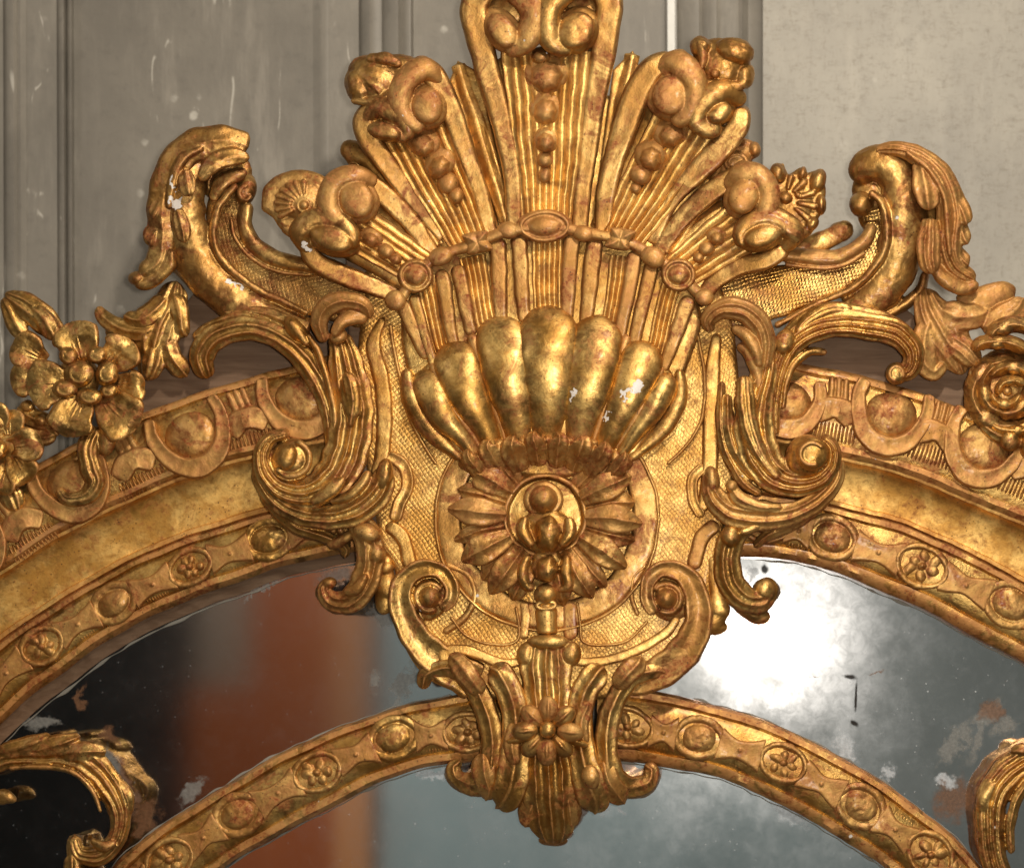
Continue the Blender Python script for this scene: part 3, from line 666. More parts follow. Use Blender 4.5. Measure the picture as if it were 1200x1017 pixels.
rail('border_band', [(452, 532), (472, 545), (478, 568), (468, 592), (462, 612)], 8, 5, G_BRIGHT, 56, prof=f_channel(0.5), voxel=1.3)
rail('border_band', [(826, 545), (812, 560), (812, 585), (824, 606)], 7, 5, G_BRIGHT, 56, prof=f_channel(0.5), voxel=1.3)
rail('border_band', [(452, 615), (470, 628), (478, 650), (482, 668)], 9, 5, G_BRIGHT, 56, prof=f_box, voxel=1.3)
rail('border_band', [(842, 612), (824, 628), (816, 650), (812, 668)], 9, 4, G_RED, 56, prof=f_box, voxel=1.3)
# smooth annulus round the rosette with its raised line
b = B(); b.ring(641, 606, 116, 116, 59, 16, 3.5, prof=f_box); b.build('rosette_collar', G_BROWN, cart, voxel=1.8, disp=1)
b = B(); b.ring(641, 608, 131, 131, 61, 2.2, 4); b.build('raised_line', G_BRIGHT, cart)
# cartouche lower borders
rail('border_band', [(560, 806), (520, 770), (545, 762), (590, 777), (622, 772)], [4, 7, 7, 6, 5], 5, G_BRIGHT, 60, prof=f_box, voxel=1.3)
rail('border_band', [(662, 772), (700, 776), (745, 762), (780, 742), (795, 722)], [5, 6, 6, 6, 5], 5, G_BRIGHT, 60, prof=f_box, voxel=1.3)
rail('raised_line', [(528, 722), (548, 745), (580, 755), (604, 752), (608, 735), (605, 710)], 2, 4, h=62)
rail('raised_line', [(760, 728), (735, 750), (705, 756), (684, 752), (680, 735), (676, 705)], 2, 4, h=62)
rail('raised_line', [(522, 660), (548, 674), (556, 700), (544, 724), (520, 742)], 4.5, 6, h=58)
rail('raised_line', [(757, 662), (742, 678), (740, 700), (748, 722)], 3, 5, h=58)

def scroll(name, m, parent, build):
    b = B(); build(b); return b.build(name, m, parent, voxel=1.25, disp=1.3)
def _vl(b):
    b.sweep([(560, 800, 50), (520, 778, 56), (489, 748, 60), (470, 712, 64), (472, 684, 66), (492, 667, 68), (515, 668, 68), (528, 684, 68), (528, 702, 68), (516, 714, 67)],
            [24, 22, 18, 15, 13, 11, 10, 9, 8, 7], [9, 10, 10, 10, 9, 9, 9, 8, 8, 7], f_channel(0.5), 14, cap=(0.2, 0.6))
    b.dome(503, 700, 13, 13, 66, 20, t=16); b.dome(500, 700, 26, 28, 54, 8, t=14)
    b.ring(503, 700, 16, 16, 66, 4, 7, a0=60, a1=330)
scroll('volute', G_WORN, cart, _vl)
def _vr(b):
    b.sweep([(722, 800, 50), (768, 790, 56), (800, 765, 60), (818, 730, 64), (816, 696, 66), (800, 672, 68), (776, 666, 68), (760, 680, 68), (758, 702, 68), (768, 720, 67)],
            [16, 20, 20, 17, 15, 12, 10, 9, 8, 7], [9, 10, 10, 10, 9, 9, 9, 8, 8, 7], f_channel(0.5), 14, cap=(0.2, 0.6))
    b.dome(781, 701, 13, 13, 66, 20, t=16); b.dome(786, 700, 26, 28, 54, 8, t=14)
    b.ring(781, 701, 17, 17, 66, 4, 7, a0=-150, a1=120)
scroll('volute', G_RED, cart, _vr)
b = B(); b.dome(455, 692, 15, 12, 48, 10); b.dome(452, 665, 10, 9, 50, 10); b.dome(843, 715, 13, 12, 48, 9); b.dome(838, 735, 14, 9, 42, 9)
b.sweep([(830, 740, 44), (842, 715, 48), (838, 680, 48), (834, 650, 48)], [10, 12, 10, 8], 8, f_round, 12)
b.sweep([(448, 720, 44), (452, 690, 48), (452, 650, 48)], [8, 12, 8], 8, f_round, 12)
b.build('edge_carving', G_BRIGHT, cart, voxel=1.3, disp=1.2)['kind'] = 'stuff'

# ================================================================== shell
b = B(); b.plate([(500, 320), (458, 228), (528, 132), (560, 120), (640, 110), (715, 112), (757, 120), (824, 232), (795, 320)], 24, 46, 4); b.build('fan_backing', G_BRIGHT, M, voxel=2.5)
b = B(); b.plate([(470, 372), (482, 345), (505, 305), (560, 275), (640, 262), (720, 275), (780, 305), (806, 330), (822, 372), (806, 430), (790, 470), (740, 540), (640, 560), (540, 540), (494, 480), (476, 430)], 40, 66, 5)
shell = b.build('shell', G_WORN, M, voxel=2.0, label='fan shaped scallop shell at the middle of the crest')
b = B(); b.plate([(486, 444), (504, 422), (528, 408), (558, 392), (592, 380), (643, 376), (694, 380), (728, 392), (757, 407), (779, 424), (793, 446), (790, 470), (766, 505), (736, 540), (641, 536), (546, 540), (512, 505), (490, 470)], 50, 72, 8)
b.dome(641, 455, 124, 74, 66, 15, t=8, nu=48, nv=12)
b.build('bowl', G_GADROON, shell, voxel=1.8, disp=0.4)
gad = [ # bottom, mid, top, half widths (bottom, mid, top), height at mid
 ((641, 512), (642, 445), (643, 366), (22, 33, 29), 50),
 ((610, 514), (598, 455), (583, 378), (19, 29, 25), 45), ((676, 514), (688, 455), (703, 378), (19, 30, 26), 45),
 ((578, 520), (552, 470), (527, 408), (15, 25, 24), 38), ((708, 520), (735, 465), (757, 406), (15, 25, 23), 38),
 ((556, 528), (522, 490), (494, 440), (11, 19, 17), 29), ((728, 528), (762, 482), (784, 442), (10, 15, 13), 29)]
for (bo, mi, to, ws, hh) in gad:
    b = B()
    q1 = ((bo[0]+mi[0])/2, (bo[1]+mi[1])/2); q3 = ((mi[0]+to[0])/2, (mi[1]+to[1])/2)
    dx, dy = to[0]-mi[0], to[1]-mi[1]; to = (to[0]+dx*0.10, to[1]+dy*0.10); bo = (bo[0]-dx*0.06, bo[1]-dy*0.12)
    b.sweep([(*bo, 64), (*q1, 62+hh*0.28), (*mi, 62+hh*0.44), (*q3, 62+hh*0.46), (*to, 62+hh*0.14)],
            [ws[0]*0.9, ws[0]*1.18, ws[1]*0.97, ws[1]*1.06, ws[2]*1.12], [11, 14, 15, 15, 10], f_round, 34, cap=(0.3, 0.95), wob=0.01)
    b.build('gadroon', G_GADROON, shell, voxel=1.4, disp=0.35)
# thin outer rim lobes
rail('gadroon', [(541, 538, 62), (505, 505, 66), (482, 465, 66), (476, 432, 62)], [6, 12, 12, 7], 12, G_WORN, parent=shell, voxel=1.3)
rail('gadroon', [(738, 538, 62), (775, 505, 66), (797, 465, 64), (796, 432, 62)], [6, 10, 9, 6], 10, G_BRIGHT, parent=shell, voxel=1.3)
# narrow fillets between the gadroons
for p0, p1, p2 in [((626, 516), (621, 440), (612, 380)), ((658, 516), (664, 440), (672, 380)), ((594, 520), (570, 450), (552, 392)), ((694, 520), (718, 450), (735, 392)),
                   ((566, 528), (530, 475), (506, 425)), ((720, 526), (752, 478), (775, 430))]:
    rail('fillet', [(*p0, 66), (*p1, 80), (*p2, 70)], [4, 6, 7], 6, G_WORN, parent=shell, t=12)
# little knuckles and lip under the gadroons
b = B()
b.sweep([(538, 546, 62), (575, 532, 70), (641, 524, 74), (706, 530, 70), (742, 544, 62)], 9, 8, f_round, 26)
for x, y, r in [(549, 534, 9), (572, 524, 12), (599, 517, 13), (627, 512, 13), (655, 512, 13), (682, 516, 13), (707, 523, 12), (731, 534, 9)]:
    dx, dy = (x-641)*0.42, 0
    y += rng.uniform(-3, 3); r *= rng.uniform(0.9, 1.1); q = (x-641)*0.30
    b.sweep([(x-q*0.9, y+34, 68), (x-q*0.5, y+20, 76), (x-q*0.15, y+8, 84), (x+rng.uniform(-2, 2), y, 88), (x+rng.uniform(-3, 3), y-6, 82)], [r*0.7, r, r*1.05, r*0.8, r*0.3], [6, 7, 8, 8, 5], f_rib(2, .4), 24, cap=(0.3, 0.8))
for x in (586, 613, 641, 669, 695): b.dome(x, 514+abs(x-641)*0.10, 6, 5, 78, 9, t=20)
b.build('shell_lip', G_RED, shell, voxel=1.1, disp=2.5)

# fluted band of the shell above the gadroons: panel + rails
def flutepanel(name, p0, w0, p1, w1, h0, h1, k, parent, m=G_BRIGHT, a=0.45, H=5.5, mid=None):
    p0 = (p0[0], p0[1]+6); b = B(); pts = [(*p0, h0), (*(mid or ((p0[0]+p1[0])/2, (p0[1]+p1[1])/2)), (h0+h1)/2), (*p1, h1)]
    b.sweep(pts, [w0, (w0+w1)/2, w1], H, f_flute(k, a), 8, cap=(0, 0), K=k*6+1, step=4, wob=0.01)
    return b.build(name, m, parent)
for p0, w0, p1, w1, k in [((642, 372), 16, (641, 280), 19, 6), ((570, 388), 14, (553, 300), 16, 5), ((716, 388), 13, (731, 300), 16, 5),
                      ((519, 410), 10, (499, 325), 14, 4), ((764, 420), 10, (786, 335), 12, 4)]:
    flutepanel('fluted_band', p0, w0, p1, w1, 64, 70, k, shell)
for p0, p1, w_, m_ in [((587, 372), (583, 288), 8.5, G_RED), ((614, 366), (608, 284), 8, G_RED), ((664, 366), (670, 284), 8, G_TAN), ((687, 370), (697, 288), 8.5, G_RED),
                   ((551, 384), (537, 318), 7.5, G_RED), ((530, 396), (518, 325), 7.5, G_RED), ((727, 392), (743, 305), 7.5, G_TAN), ((744, 398), (762, 318), 7.5, G_RED),
                   ((497, 412), (472, 358), 7.5, G_RED), ((780, 424), (806, 355), 7.5, G_RED), ((506, 420), (486, 352), 6, G_WORN)]:
    dx, dy = p1[0]-p0[0], p1[1]-p0[1]; p0 = (p0[0]-dx*0.16, p0[1]-dy*0.16); p1 = (p1[0]+dx*0.12, p1[1]+dy*0.12)
    mid = ((p0[0]+p1[0])/2, (p0[1]+p1[1])/2)
    rail('shell_rib', [(*p0, 66), (*mid, 74), (*p1, 74)], [w_*0.95, w_*1.18, w_*1.25], 5.5, m_, parent=shell, t=14, voxel=1.2, prof=f_box)

# ---- string of beads over the shell
b = B(); b.sweep([(468, 352, 78), (487, 322, 80), (517, 300, 81), (563, 283, 82), (600, 270, 83), (640, 266, 83), (683, 272, 82), (727, 281, 81), (765, 300, 80), (796, 322, 79), (826, 350, 77)], 6.5, 6, f_round, 14)
string = b.build('bead_string', G_TAN, M, voxel=1.3, disp=1.5)
def bead(x, y, rx, ry, rot=0, m=G_TAN, rim=True, name='bead', h=84):
    b = B(); b.dome(x, y, rx, ry, h-2, 7, rot=rot, t=14)
    if rim: b.ring(x, y, rx*0.82, ry*0.82, h+2.5, 2.4, 2.6, rot=rot); b.dome(x, y, rx*0.66, ry*0.62, h, 9.5, rot=rot)
    b.build(name, m, string, voxel=1.0, disp=1.2)
bead(638, 265, 33, 19.5, 0, name='oval_bead')
bead(487, 323, 21, 20, 0, G_RED, name='oval_bead'); bead(795, 322, 21, 20, 0, G_RED, name='oval_bead')
for x, y, rx, ry, r in [(596, 270, 13, 10, 0), (683, 274, 13, 10, 10), (517, 301, 15, 11, -25), (765, 302, 15, 12, 30), (463, 352, 12, 12, 0), (826, 348, 11, 10, 0)]:
    bead(x, y, rx, ry, r, rim=False, h=86)
for x, y, r in [(560, 284, -24), (727, 280, 28)]:
    b = B(); ca, sa = math.cos(math.radians(r)), math.sin(math.radians(r))
    for k in range(4):
        a = math.radians(45+90*k + r*0.5); b.sweep([(x, y, 88), (x+11*math.cos(a), y+9*math.sin(a), 90), (x+21*math.cos(a), y+15*math.sin(a), 86)], [9, 7, 2.5], 5, f_ridge, 10, cap=(0.2, 0.8))
    b.dome(x, y, 15, 13, 82, 6); b.build('star_bead', G_TAN, string, voxel=1.0, disp=1)

# ================================================================== plumes
def plume(label, base, panels, rails, eyes, husks, heads, extra=None, worn=G_BROWN):
    (p0, w0, p1, w1, k, hh) = panels
    ex = 0.10; w0 -= (w1-w0)*ex; p0 = (p0[0]-(p1[0]-p0[0])*ex, p0[1]-(p1[1]-p0[1])*ex)
    rails = [([(2*r[0][0]-(0.5*r[0][0]+0.5*r[1][0])+0, r[0][1]+0.22*(r[0][1]-r[1][1]), r[0][2]-4)] + list(r), [w_[0]]+list(w_), [h_[0]]+list(h_)) for r, w_, h_ in rails]
    rails = [([(r[1][0]+0.22*(r[1][0]-r[2][0]), r[0][1], r[0][2])] + r[1:], w_, h_) for r, w_, h_ in rails]
    b = B(); mid = ((p0[0]+p1[0])/2, (p0[1]+p1[1])/2)
    b.sweep([(*p0, 66), (*mid, (66+hh)/2+1), (*p1, hh)], [w0*1.12, (w0+w1)/2*1.12, w1*1.08], 6, f_flute(k, 0.5), 26, cap=(0, 0), K=k*6+1, step=4, wob=0.01)
    e0, e1 = w0*1.3+8, w1*1.16+8
    b.sweep([(*p0, 56), (*mid, (60+hh)/2-10), (*p1, hh-18)], [e0, (e0+e1)/2, e1], 8, f_box, 18, cap=(0, 0.3), wob=0.0)
    pl = b.build('plume', G_BRIGHT, M, label=label)
    for pts, ws, hs in rails:
        b = B(); b.sweep(pts, ws, [q*0.68 for q in hs], f_rail_, 34, cap=(0.3, 0.8), wob=0.01); b.build('plume_rail', worn, pl, voxel=1.4, disp=0.6)
    for i, (cx, cy, rx, ry, rot, h, ring_) in enumerate(eyes):
        b = B()
        if ring_: b.sweep([(ring_[0][0][0], ring_[0][0][1], ring_[0][0][2]-9)] + list(ring_[0][1:]), [ring_[1][0]*1.0] + [q*1.45 for q in ring_[1][1:]], ring_[2], f_round, 30, cap=(0.6, 0.8), wob=0.01)
        b.dome(cx, cy, rx*1.62, ry*1.5, h-20, 16, rot=rot, t=16)
        b.dome(cx, cy, rx*1.18, ry*1.12, h-2, 8, rot=rot, t=16, p=0.75)
        b.build('plume_volute', G_BROWN if i else G_TAN, pl, voxel=1.3, disp=1.4)
    for (x, y, rx, ry, rot, h, cup) in husks:
        rx *= 1.12; ry *= 1.12; h += 3
        b = B()
        if cup: b.dome(x, y-1, rx, ry, h-7, 10, rot=rot); b.dome(x, y+ry*0.16, rx*0.70, ry*0.74, h-4, 13.5, rot=rot, groove=0.10, gk=7)
        else: b.dome(x, y, rx, ry, h-4, 10, rot=rot)
        b.build('husk_bead', G_TAN, pl, voxel=1.0, disp=1.2)
    if heads: heads(pl)
    return pl
# centre
plume('tall central plume with paired volutes', None, ((641, 262), 26, (640, 60), 50, 9, 92),
  [([(603, 262, 68), (598, 190, 76), (579, 110, 86), (560, 40, 96), (557, 5, 100), (575, -22, 102), (610, -34, 100)], [10, 11, 14, 16, 17, 17, 14], [10, 10, 12, 13, 13, 13, 11]),
   ([(679, 262, 68), (688, 180, 76), (699, 105, 86), (711, 35, 96), (713, 0, 100), (695, -24, 102), (665, -34, 100)], [10, 12, 14, 16, 17, 17, 14], [10, 10, 12, 13, 13, 13, 11])],
  [(588, 36, 13, 20, -32, 118, ([(578, -14, 104), (606, -12, 110), (624, 12, 113), (621, 40, 112), (606, 54, 108), (590, 56, 104)], [12, 12, 11, 11, 9, 7], [12, 13, 13, 12, 10, 8])),
   (675, 36, 17, 21, 48, 118, ([(700, -14, 104), (664, -14, 110), (642, 12, 113), (644, 40, 112), (656, 54, 108), (672, 58, 104)], [12, 12, 11, 11, 9, 7], [12, 13, 13, 12, 10, 8]))],
  [(640, 84, 26, 24, 0, 92, 1), (639, 126, 19, 20, 0, 88, 1), (640, 164, 14, 16, 0, 84, 1), (638, 188, 9, 9, 0, 80, 0), (638, 206, 7, 9, 0, 79, 0)],
  lambda pl: (lambda b: (b.dome(634, 66, 14, 11, 88, 16, t=20), b.dome(634, -24, 40, 22, 84, 22, t=20), b.dome(592, 4, 36, 30, 80, 12, t=20), b.dome(680, 4, 36, 30, 80, 12, t=20), b.build('plume_crown', G_BROWN, pl, voxel=1.5, disp=1.5)))(B()))
# inner left
def hL1(pl):
    b = B(); b.dome(440, 93, 36, 30, 84, 24, rot=10, t=26, groove=0.06, gk=5); b.dome(420, 100, 16, 22, 88, 18, rot=-10); b.dome(470, 84, 30, 20, 82, 20, rot=15, t=20)
    b.sweep([(410, 118, 92), (440, 119, 100), (470, 100, 102), (482, 78, 98)], [4, 6, 6, 5], 6, f_round, 10)
    b.sweep([(430, 70, 98), (452, 68, 104), (470, 76, 104)], [5, 7, 5], 5, f_round, 10)
    b.sweep([(418, 82, 98), (432, 96, 105), (446, 110, 103)], [3, 4, 3], 3, f_round, 8)
    b.build('shell_tip', G_BROWN, pl, voxel=1.3, disp=3)
plume('plume leaning left beside the tall central one', None, ((545, 268), 25, (478, 128), 42, 8, 88),
  [([(572, 264, 66), (557, 210, 74), (538, 158, 84), (521, 112, 92), (502, 84, 98), (478, 78, 98)], [10, 11, 13, 14, 14, 10], [9, 9, 11, 12, 12, 10]),
   ([(514, 268, 66), (475, 222, 76), (446, 184, 86), (428, 154, 92), (428, 136, 94), (445, 128, 98)], [12, 12, 13, 13, 12, 10], [9, 9, 11, 12, 12, 10])],
  [(501, 124, 15, 19, -8, 112, ([(518, 96, 100), (496, 82, 104), (474, 95, 107), (468, 122, 107), (480, 142, 104), (498, 150, 101)], [9, 10, 10, 10, 8, 6], [10, 11, 11, 10, 9, 7])),
   (451, 154, 17, 9, 12, 108, ([(424, 142, 98), (446, 126, 102), (468, 136, 104), (477, 153, 102), (464, 165, 100)], [8, 9, 9, 7, 5], [9, 10, 10, 8, 6]))],
  [(495, 166, 20, 17, 30, 88, 1), (515, 192, 17, 18, 30, 85, 1), (525, 214, 11, 12, 0, 82, 0), (534, 229, 8, 9, 0, 80, 0)], hL1)
# inner right
def hR1(pl):
    b = B(); b.dome(846, 76, 34, 30, 84, 24, rot=20, t=26); b.dome(861, 60, 23, 16, 96, 20, rot=12); b.dome(872, 88, 12, 16, 90, 16)
    b.dome(822, 56, 14, 12, 92, 16, rot=40); b.sweep([(812, 96, 100), (838, 100, 104), (864, 102, 102), (876, 92, 96)], [4, 6, 6, 4], 6, f_round, 10)
    b.dome(838, 87, 5, 5, 106, 6); b.sweep([(818, 50, 100), (824, 66, 108), (822, 82, 108)], [4, 5, 3], 6, f_round, 8)
    b.build('shell_tip', G_BROWN, pl, voxel=1.3, disp=3)
plume('plume leaning right beside the tall central one', None, ((733, 270), 26, (818, 130), 44, 8, 88),
  [([(706, 266, 66), (711, 226, 74), (724, 172, 84), (743, 118, 92), (764, 82, 98), (790, 68, 100)], [10, 12, 14, 16, 15, 11], [9, 9, 11, 12, 12, 10]),
   ([(768, 276, 66), (786, 236, 74), (814, 204, 82), (844, 174, 88), (866, 148, 92), (870, 126, 94)], [9, 10, 14, 15, 13, 10], [9, 9, 10, 10, 10, 9])],
  [(786, 112, 18, 21, 15, 112, ([(768, 84, 100), (792, 74, 106), (812, 92, 108), (812, 120, 107), (800, 138, 104), (786, 143, 100)], [9, 11, 11, 10, 8, 6], [10, 11, 12, 11, 9, 7])),
   (843, 133, 13, 10, -30, 110, ([(872, 120, 98), (848, 108, 104), (825, 118, 106), (816, 138, 105), (830, 151, 102), (846, 147, 100)], [9, 10, 10, 9, 8, 6], [9, 10, 11, 10, 9, 7]))],
  [(787, 155, 21, 18, -30, 88, 1), (763, 182, 18, 18, -30, 85, 1), (751, 205, 12, 11, 0, 82, 0), (745, 221, 6, 6, 0, 80, 0)], hR1)
# outer left
def hL2(pl):
    b = B()
    b.plate([(306, 240), (309, 222), (325, 206), (348, 199), (372, 203), (388, 218), (392, 245), (376, 262), (352, 276), (330, 270), (320, 256), (308, 248)], 62, 84, 6)
    b.dome(352, 234, 32, 26, 76, 18, t=14)
    for k in range(8):
        a = math.radians(150 + k*17); r0, r1 = 14, 36
        b.sweep([(356+r0*math.cos(a), 240+r0*math.sin(a)*0.85, 94), (356+r1*math.cos(a), 240+r1*math.sin(a)*0.85, 86)], [1.6, 3.8], 3.2, f_round, 8)
    b.dome(356, 240, 5.5, 5.5, 92, 7); b.ring(356, 240, 8, 8, 92, 1.5, 2.2)
    b.sweep([(330, 266, 76), (350, 272, 78), (372, 262, 80)], [6, 9, 8], 9, f_round, 12)
    b.build('shell_tip', G_RED, pl, voxel=1.05, disp=1.6)
plume('lowest plume on the left with red worn shell tip', None, ((490, 312), 20, (405, 258), 28, 6, 80),
  [([(506, 296, 64), (482, 262, 72), (452, 230, 80), (426, 212, 86), (406, 208, 90)], [10, 12, 13, 12, 10], [9, 9, 10, 10, 9]),
   ([(474, 350, 62), (440, 337, 68), (402, 322, 74), (370, 306, 80), (358, 286, 84)], [10, 11, 12, 12, 9], [9, 9, 10, 10, 8])],
  [(418, 234, 17, 20, -28, 104, ([(440, 214, 92), (416, 206, 96), (392, 214, 99), (384, 236, 99), (394, 256, 97), (414, 264, 94)], [8, 9, 9, 9, 8, 6], [9, 10, 10, 9, 8, 6])),
   (388, 280, 22, 13, 22, 102, ([(362, 296, 86), (352, 272, 92), (368, 256, 95), (396, 258, 96), (412, 276, 95), (408, 292, 92)], [8, 9, 9, 8, 7, 5], [9, 10, 10, 9, 8, 6]))],
  [(434, 279, 14, 11, 25, 80, 1), (452, 294, 10, 8, 25, 78, 0), (464, 303, 7, 6, 25, 77, 0)], hL2)
# outer right
def hR2(pl):
    b = B()
    b.plate([(898, 215), (905, 196), (918, 192), (924, 204), (938, 196), (944, 204), (958, 200), (966, 214), (966, 238), (958, 258), (950, 275), (936, 280), (925, 262), (905, 252)], 60, 80, 5)
    b.dome(930, 238, 30, 32, 72, 12, t=14)
    for x, y, rx, ry, r in [(912, 203, 9, 12, -10), (941, 203, 5, 8, 10), (959, 212, 9, 14, 20), (962, 240, 6, 12, 0), (952, 262, 7, 9, 40), (938, 273, 11, 8, 0)]:
        b.dome(x, y, rx, ry, 78, 14, rot=r, t=16)
    for k in range(5):
        a = math.radians(-85 + k*32); b.sweep([(922+12*math.cos(a), 235+12*math.sin(a), 84), (926+32*math.cos(a), 236+32*math.sin(a), 86)], [2, 4], 3.5, f_round, 8)
    b.dome(921, 232, 7, 7, 82, 9); b.dome(935, 228, 3, 3, 84, 5)
    b.build('shell_tip', G_BROWN, pl, voxel=1.05, disp=1.8)
plume('lowest plume on the right with scalloped shell tip', None, ((790, 322), 20, (876, 262), 30, 6, 78),
  [([(775, 290, 64), (800, 256, 72), (828, 230, 80), (858, 208, 86), (878, 202, 90)], [10, 12, 13, 12, 10], [9, 9, 10, 10, 9]),
   ([(822, 350, 60), (838, 330, 66), (868, 312, 72), (900, 304, 78), (922, 292, 82)], [9, 11, 12, 11, 9], [9, 9, 10, 10, 8])],
  [(872, 230, 15, 19, 20, 104, ([(852, 218, 92), (868, 204, 96), (892, 208, 99), (902, 230, 99), (894, 254, 97), (874, 262, 94)], [8, 9, 9, 9, 8, 6], [9, 10, 10, 9, 8, 6])),
   (893, 277, 19, 12, -12, 102, ([(920, 292, 86), (930, 274, 92), (912, 257, 95), (886, 256, 96), (868, 272, 95), (872, 290, 92)], [8, 9, 9, 8, 7, 5], [9, 10, 10, 9, 8, 6]))],
  [(840, 278, 12, 11, 0, 78, 1), (828, 292, 9, 8, 0, 76, 0), (818, 302, 6, 6, 0, 75, 0)], hR2)
# pointed blades between the plumes and the two volutes behind
for pts, in [([(586, 262), (527, 96), (536, 71), (561, 84), (602, 262)],), ([(694, 262), (718, 82), (741, 60), (753, 90), (716, 262)],),
             ([(505, 292), (440, 205), (456, 200), (476, 214), (522, 285)],), ([(770, 292), (800, 238), (830, 205), (842, 215), (790, 300)],)]:
    b = B(); P = np.array(pts, float); b.plate(pts, 46, 66, 2, smooth=False)
    tip = P[2]; bs = (P[0]+P[4])/2
    b.sweep([(bs[0], bs[1], 64), ((bs[0]+tip[0])/2, (bs[1]+tip[1])/2, 65), (tip[0], tip[1]+3, 64)], [6, 11, 9], 7, f_ridge, 8, cap=(0, 0.3))
    b.build('plume_blade', G_BRIGHT, M, voxel=1.2, disp=0.8)
b = B(); b.sweep([(400, 178, 40), (412, 178, 44), (432, 190, 46), (452, 212, 46), (480, 250, 44)], [12, 14, 13, 11, 10], 12, f_round, 22, cap=(0.9, 0.5)); b.dome(413, 196, 6, 5, 52, 8)
b.build('rear_volute', G_WORN, M, voxel=1.4, disp=2)
b = B(); b.sweep([(888, 182, 40), (868, 174, 44), (848, 184, 46), (838, 205, 46), (820, 235, 44)], [9, 12, 13, 13, 10], 12, f_rib(2, .3), 22); b.dome(862, 188, 21, 15, 44, 15, rot=-25); b.dome(884, 176, 7, 9, 46, 12)
b.ring(862, 190, 12, 9, 56, 3, 4)
b.build('rear_volute', G_TAN, M, voxel=1.3, disp=2.5)

# ================================================================== rosette, bud and stem
b = B(); RX, RY = 639, 604
b.dome(RX, RY, 84, 84, 54, 10, t=6)
b.ring(RX, RY, 47, 47, 66, 3.5, 6)
rosette = b.build('rosette', G_WORN, M, voxel=1.5, disp=1, label='sunflower rosette with ring of ribbed petals')
for k in range(24):
    a = 15*k + 3 + rng.uniform(-2, 2); big = k % 2 == 0
    if 80 < a < 102 or 235 < a < 308: continue
    aa = math.radians(a); top = math.sin(aa) < -0.5
    r1 = (112 if big else 107) + rng.uniform(-3, 3)
    if top: r1 = 94
    hb = (74 if big else 66) - (4 if top else 0)
    jog = rng.uniform(-3, 3)
    def px(r, o=0.0): return (RX + r*math.cos(aa) - o*math.sin(aa), RY + r*math.sin(aa) + o*math.cos(aa))
    wv = (17 if big else 13) + rng.uniform(-1.5, 1)
    b = B()
    b.sweep([(*px(47), hb-5), (*px(60), hb+1), (*px(78), hb+5), (*px(95, jog), hb+3), (*px(r1, jog*1.6), hb-6)], [9, 13, wv*1.04, wv*0.88, wv*0.16], [7, 8, 9, 8, 5], f_rib(2, 0.40), 14, cap=(0.2, 0.3), step=1.5, K=25)
    if big: b.sweep([(*px(62, 0), hb+7), (*px(82, 0), hb+11), (*px(r1-6, jog*1.3), hb+3)], [2, 3.5, 2.5], 3.5, f_ridge, 6)
    b.build('petal', G_RED if k % 3 else G_TAN, rosette, voxel=1.0, disp=2.2)
b = B(); b.dome(639, 602, 42, 42, 56, 6, t=4); b.build('cup', G_BRIGHT, rosette, voxel=1.6)
bud = B(); bud.dome(637, 585, 16.5, 16, 80, 20, t=24); bud.ring(637, 585, 19, 17, 76, 5, 6)
bud.build('bud', G_RED, rosette, voxel=1.1, disp=1)
b = B(); b.dome(641, 622, 31, 28, 74, 16, t=16); b.dome(642, 626, 17, 23, 84, 17, groove=0.12, gk=5)
b.sweep([(616, 606, 88), (613, 622, 94), (624, 640, 92)], [5, 8, 4], 8, f_round, 10); b.sweep([(666, 606, 88), (668, 622, 94), (657, 640, 92)], [5, 8, 4], 8, f_round, 10)
b.build('bud', G_WORN, rosette, voxel=1.1, disp=1.2)
b = B(); b.dome(641, 662, 20, 20, 74, 10, t=14); b.dome(641, 667, 15, 17, 80, 17, groove=0.14, gk=5)
b.sweep([(618, 650, 76), (612, 668, 82), (616, 684, 80), (626, 690, 76)], [5, 7, 7, 5], 8, f_round, 10); b.sweep([(664, 650, 76), (664, 668, 82), (666, 686, 80), (656, 692, 76)], [5, 8, 7, 4], 8, f_round, 10)
b.build('husk', G_WORN, rosette, voxel=1.1, disp=1.5)
b = B(); b.dome(640, 696, 14, 13, 70, 16, t=16); b.sweep([(640, 708, 66), (640, 722, 68), (641, 744, 70)], [10.5, 13, 11.5], 13, f_round, 14, cap=(0.3, 0.3)); b.ring(640, 709, 11, 4, 78, 2.5, 3)
b.build('stem', G_BRIGHT, rosette, voxel=1.1, disp=1)
rail('raised_tab', [(614, 704), (616, 724), (612, 750)], 6, 5, G_BRIGHT, 61, prof=f_box); rail('raised_tab', [(668, 704), (667, 724), (670, 750)], 9, 4, G_RED, 60, prof=f_box)

# ================================================================== side wings
b = B()
b.sweep([(276, 190, 40), (252, 175, 50), (224, 188, 55), (212, 222, 56), (214, 264, 54), (232, 306, 50), (262, 341, 46), (305, 368, 42), (362, 392, 38)], [15, 22, 28, 30, 29, 27, 25, 23, 18], [12, 18, 22, 24, 24, 22, 20, 17, 12], f_round, 26, cap=(0.7, 0.3))
b.dome(264, 206, 32, 32, 40, 12, t=20); b.dome(268, 235, 20, 26, 36, 12, t=20)
b.sweep([(186, 300, 30), (214, 322, 32), (240, 348, 33), (268, 374, 32)], [4, 5, 5, 4], 12, f_round, 20)
b.sweep([(278, 216, 70), (256, 244, 72), (250, 282, 68), (267, 312, 62), (300, 338, 57), (332, 353, 54), (362, 368, 52)], [3.5, 4.5, 5, 5, 4.5, 4, 3], 7, f_round, 12)
wl = b.build('wing_scroll', G_BROWN, M, voxel=1.5, disp=2.2, label='S scroll with fat rounded body on the left')
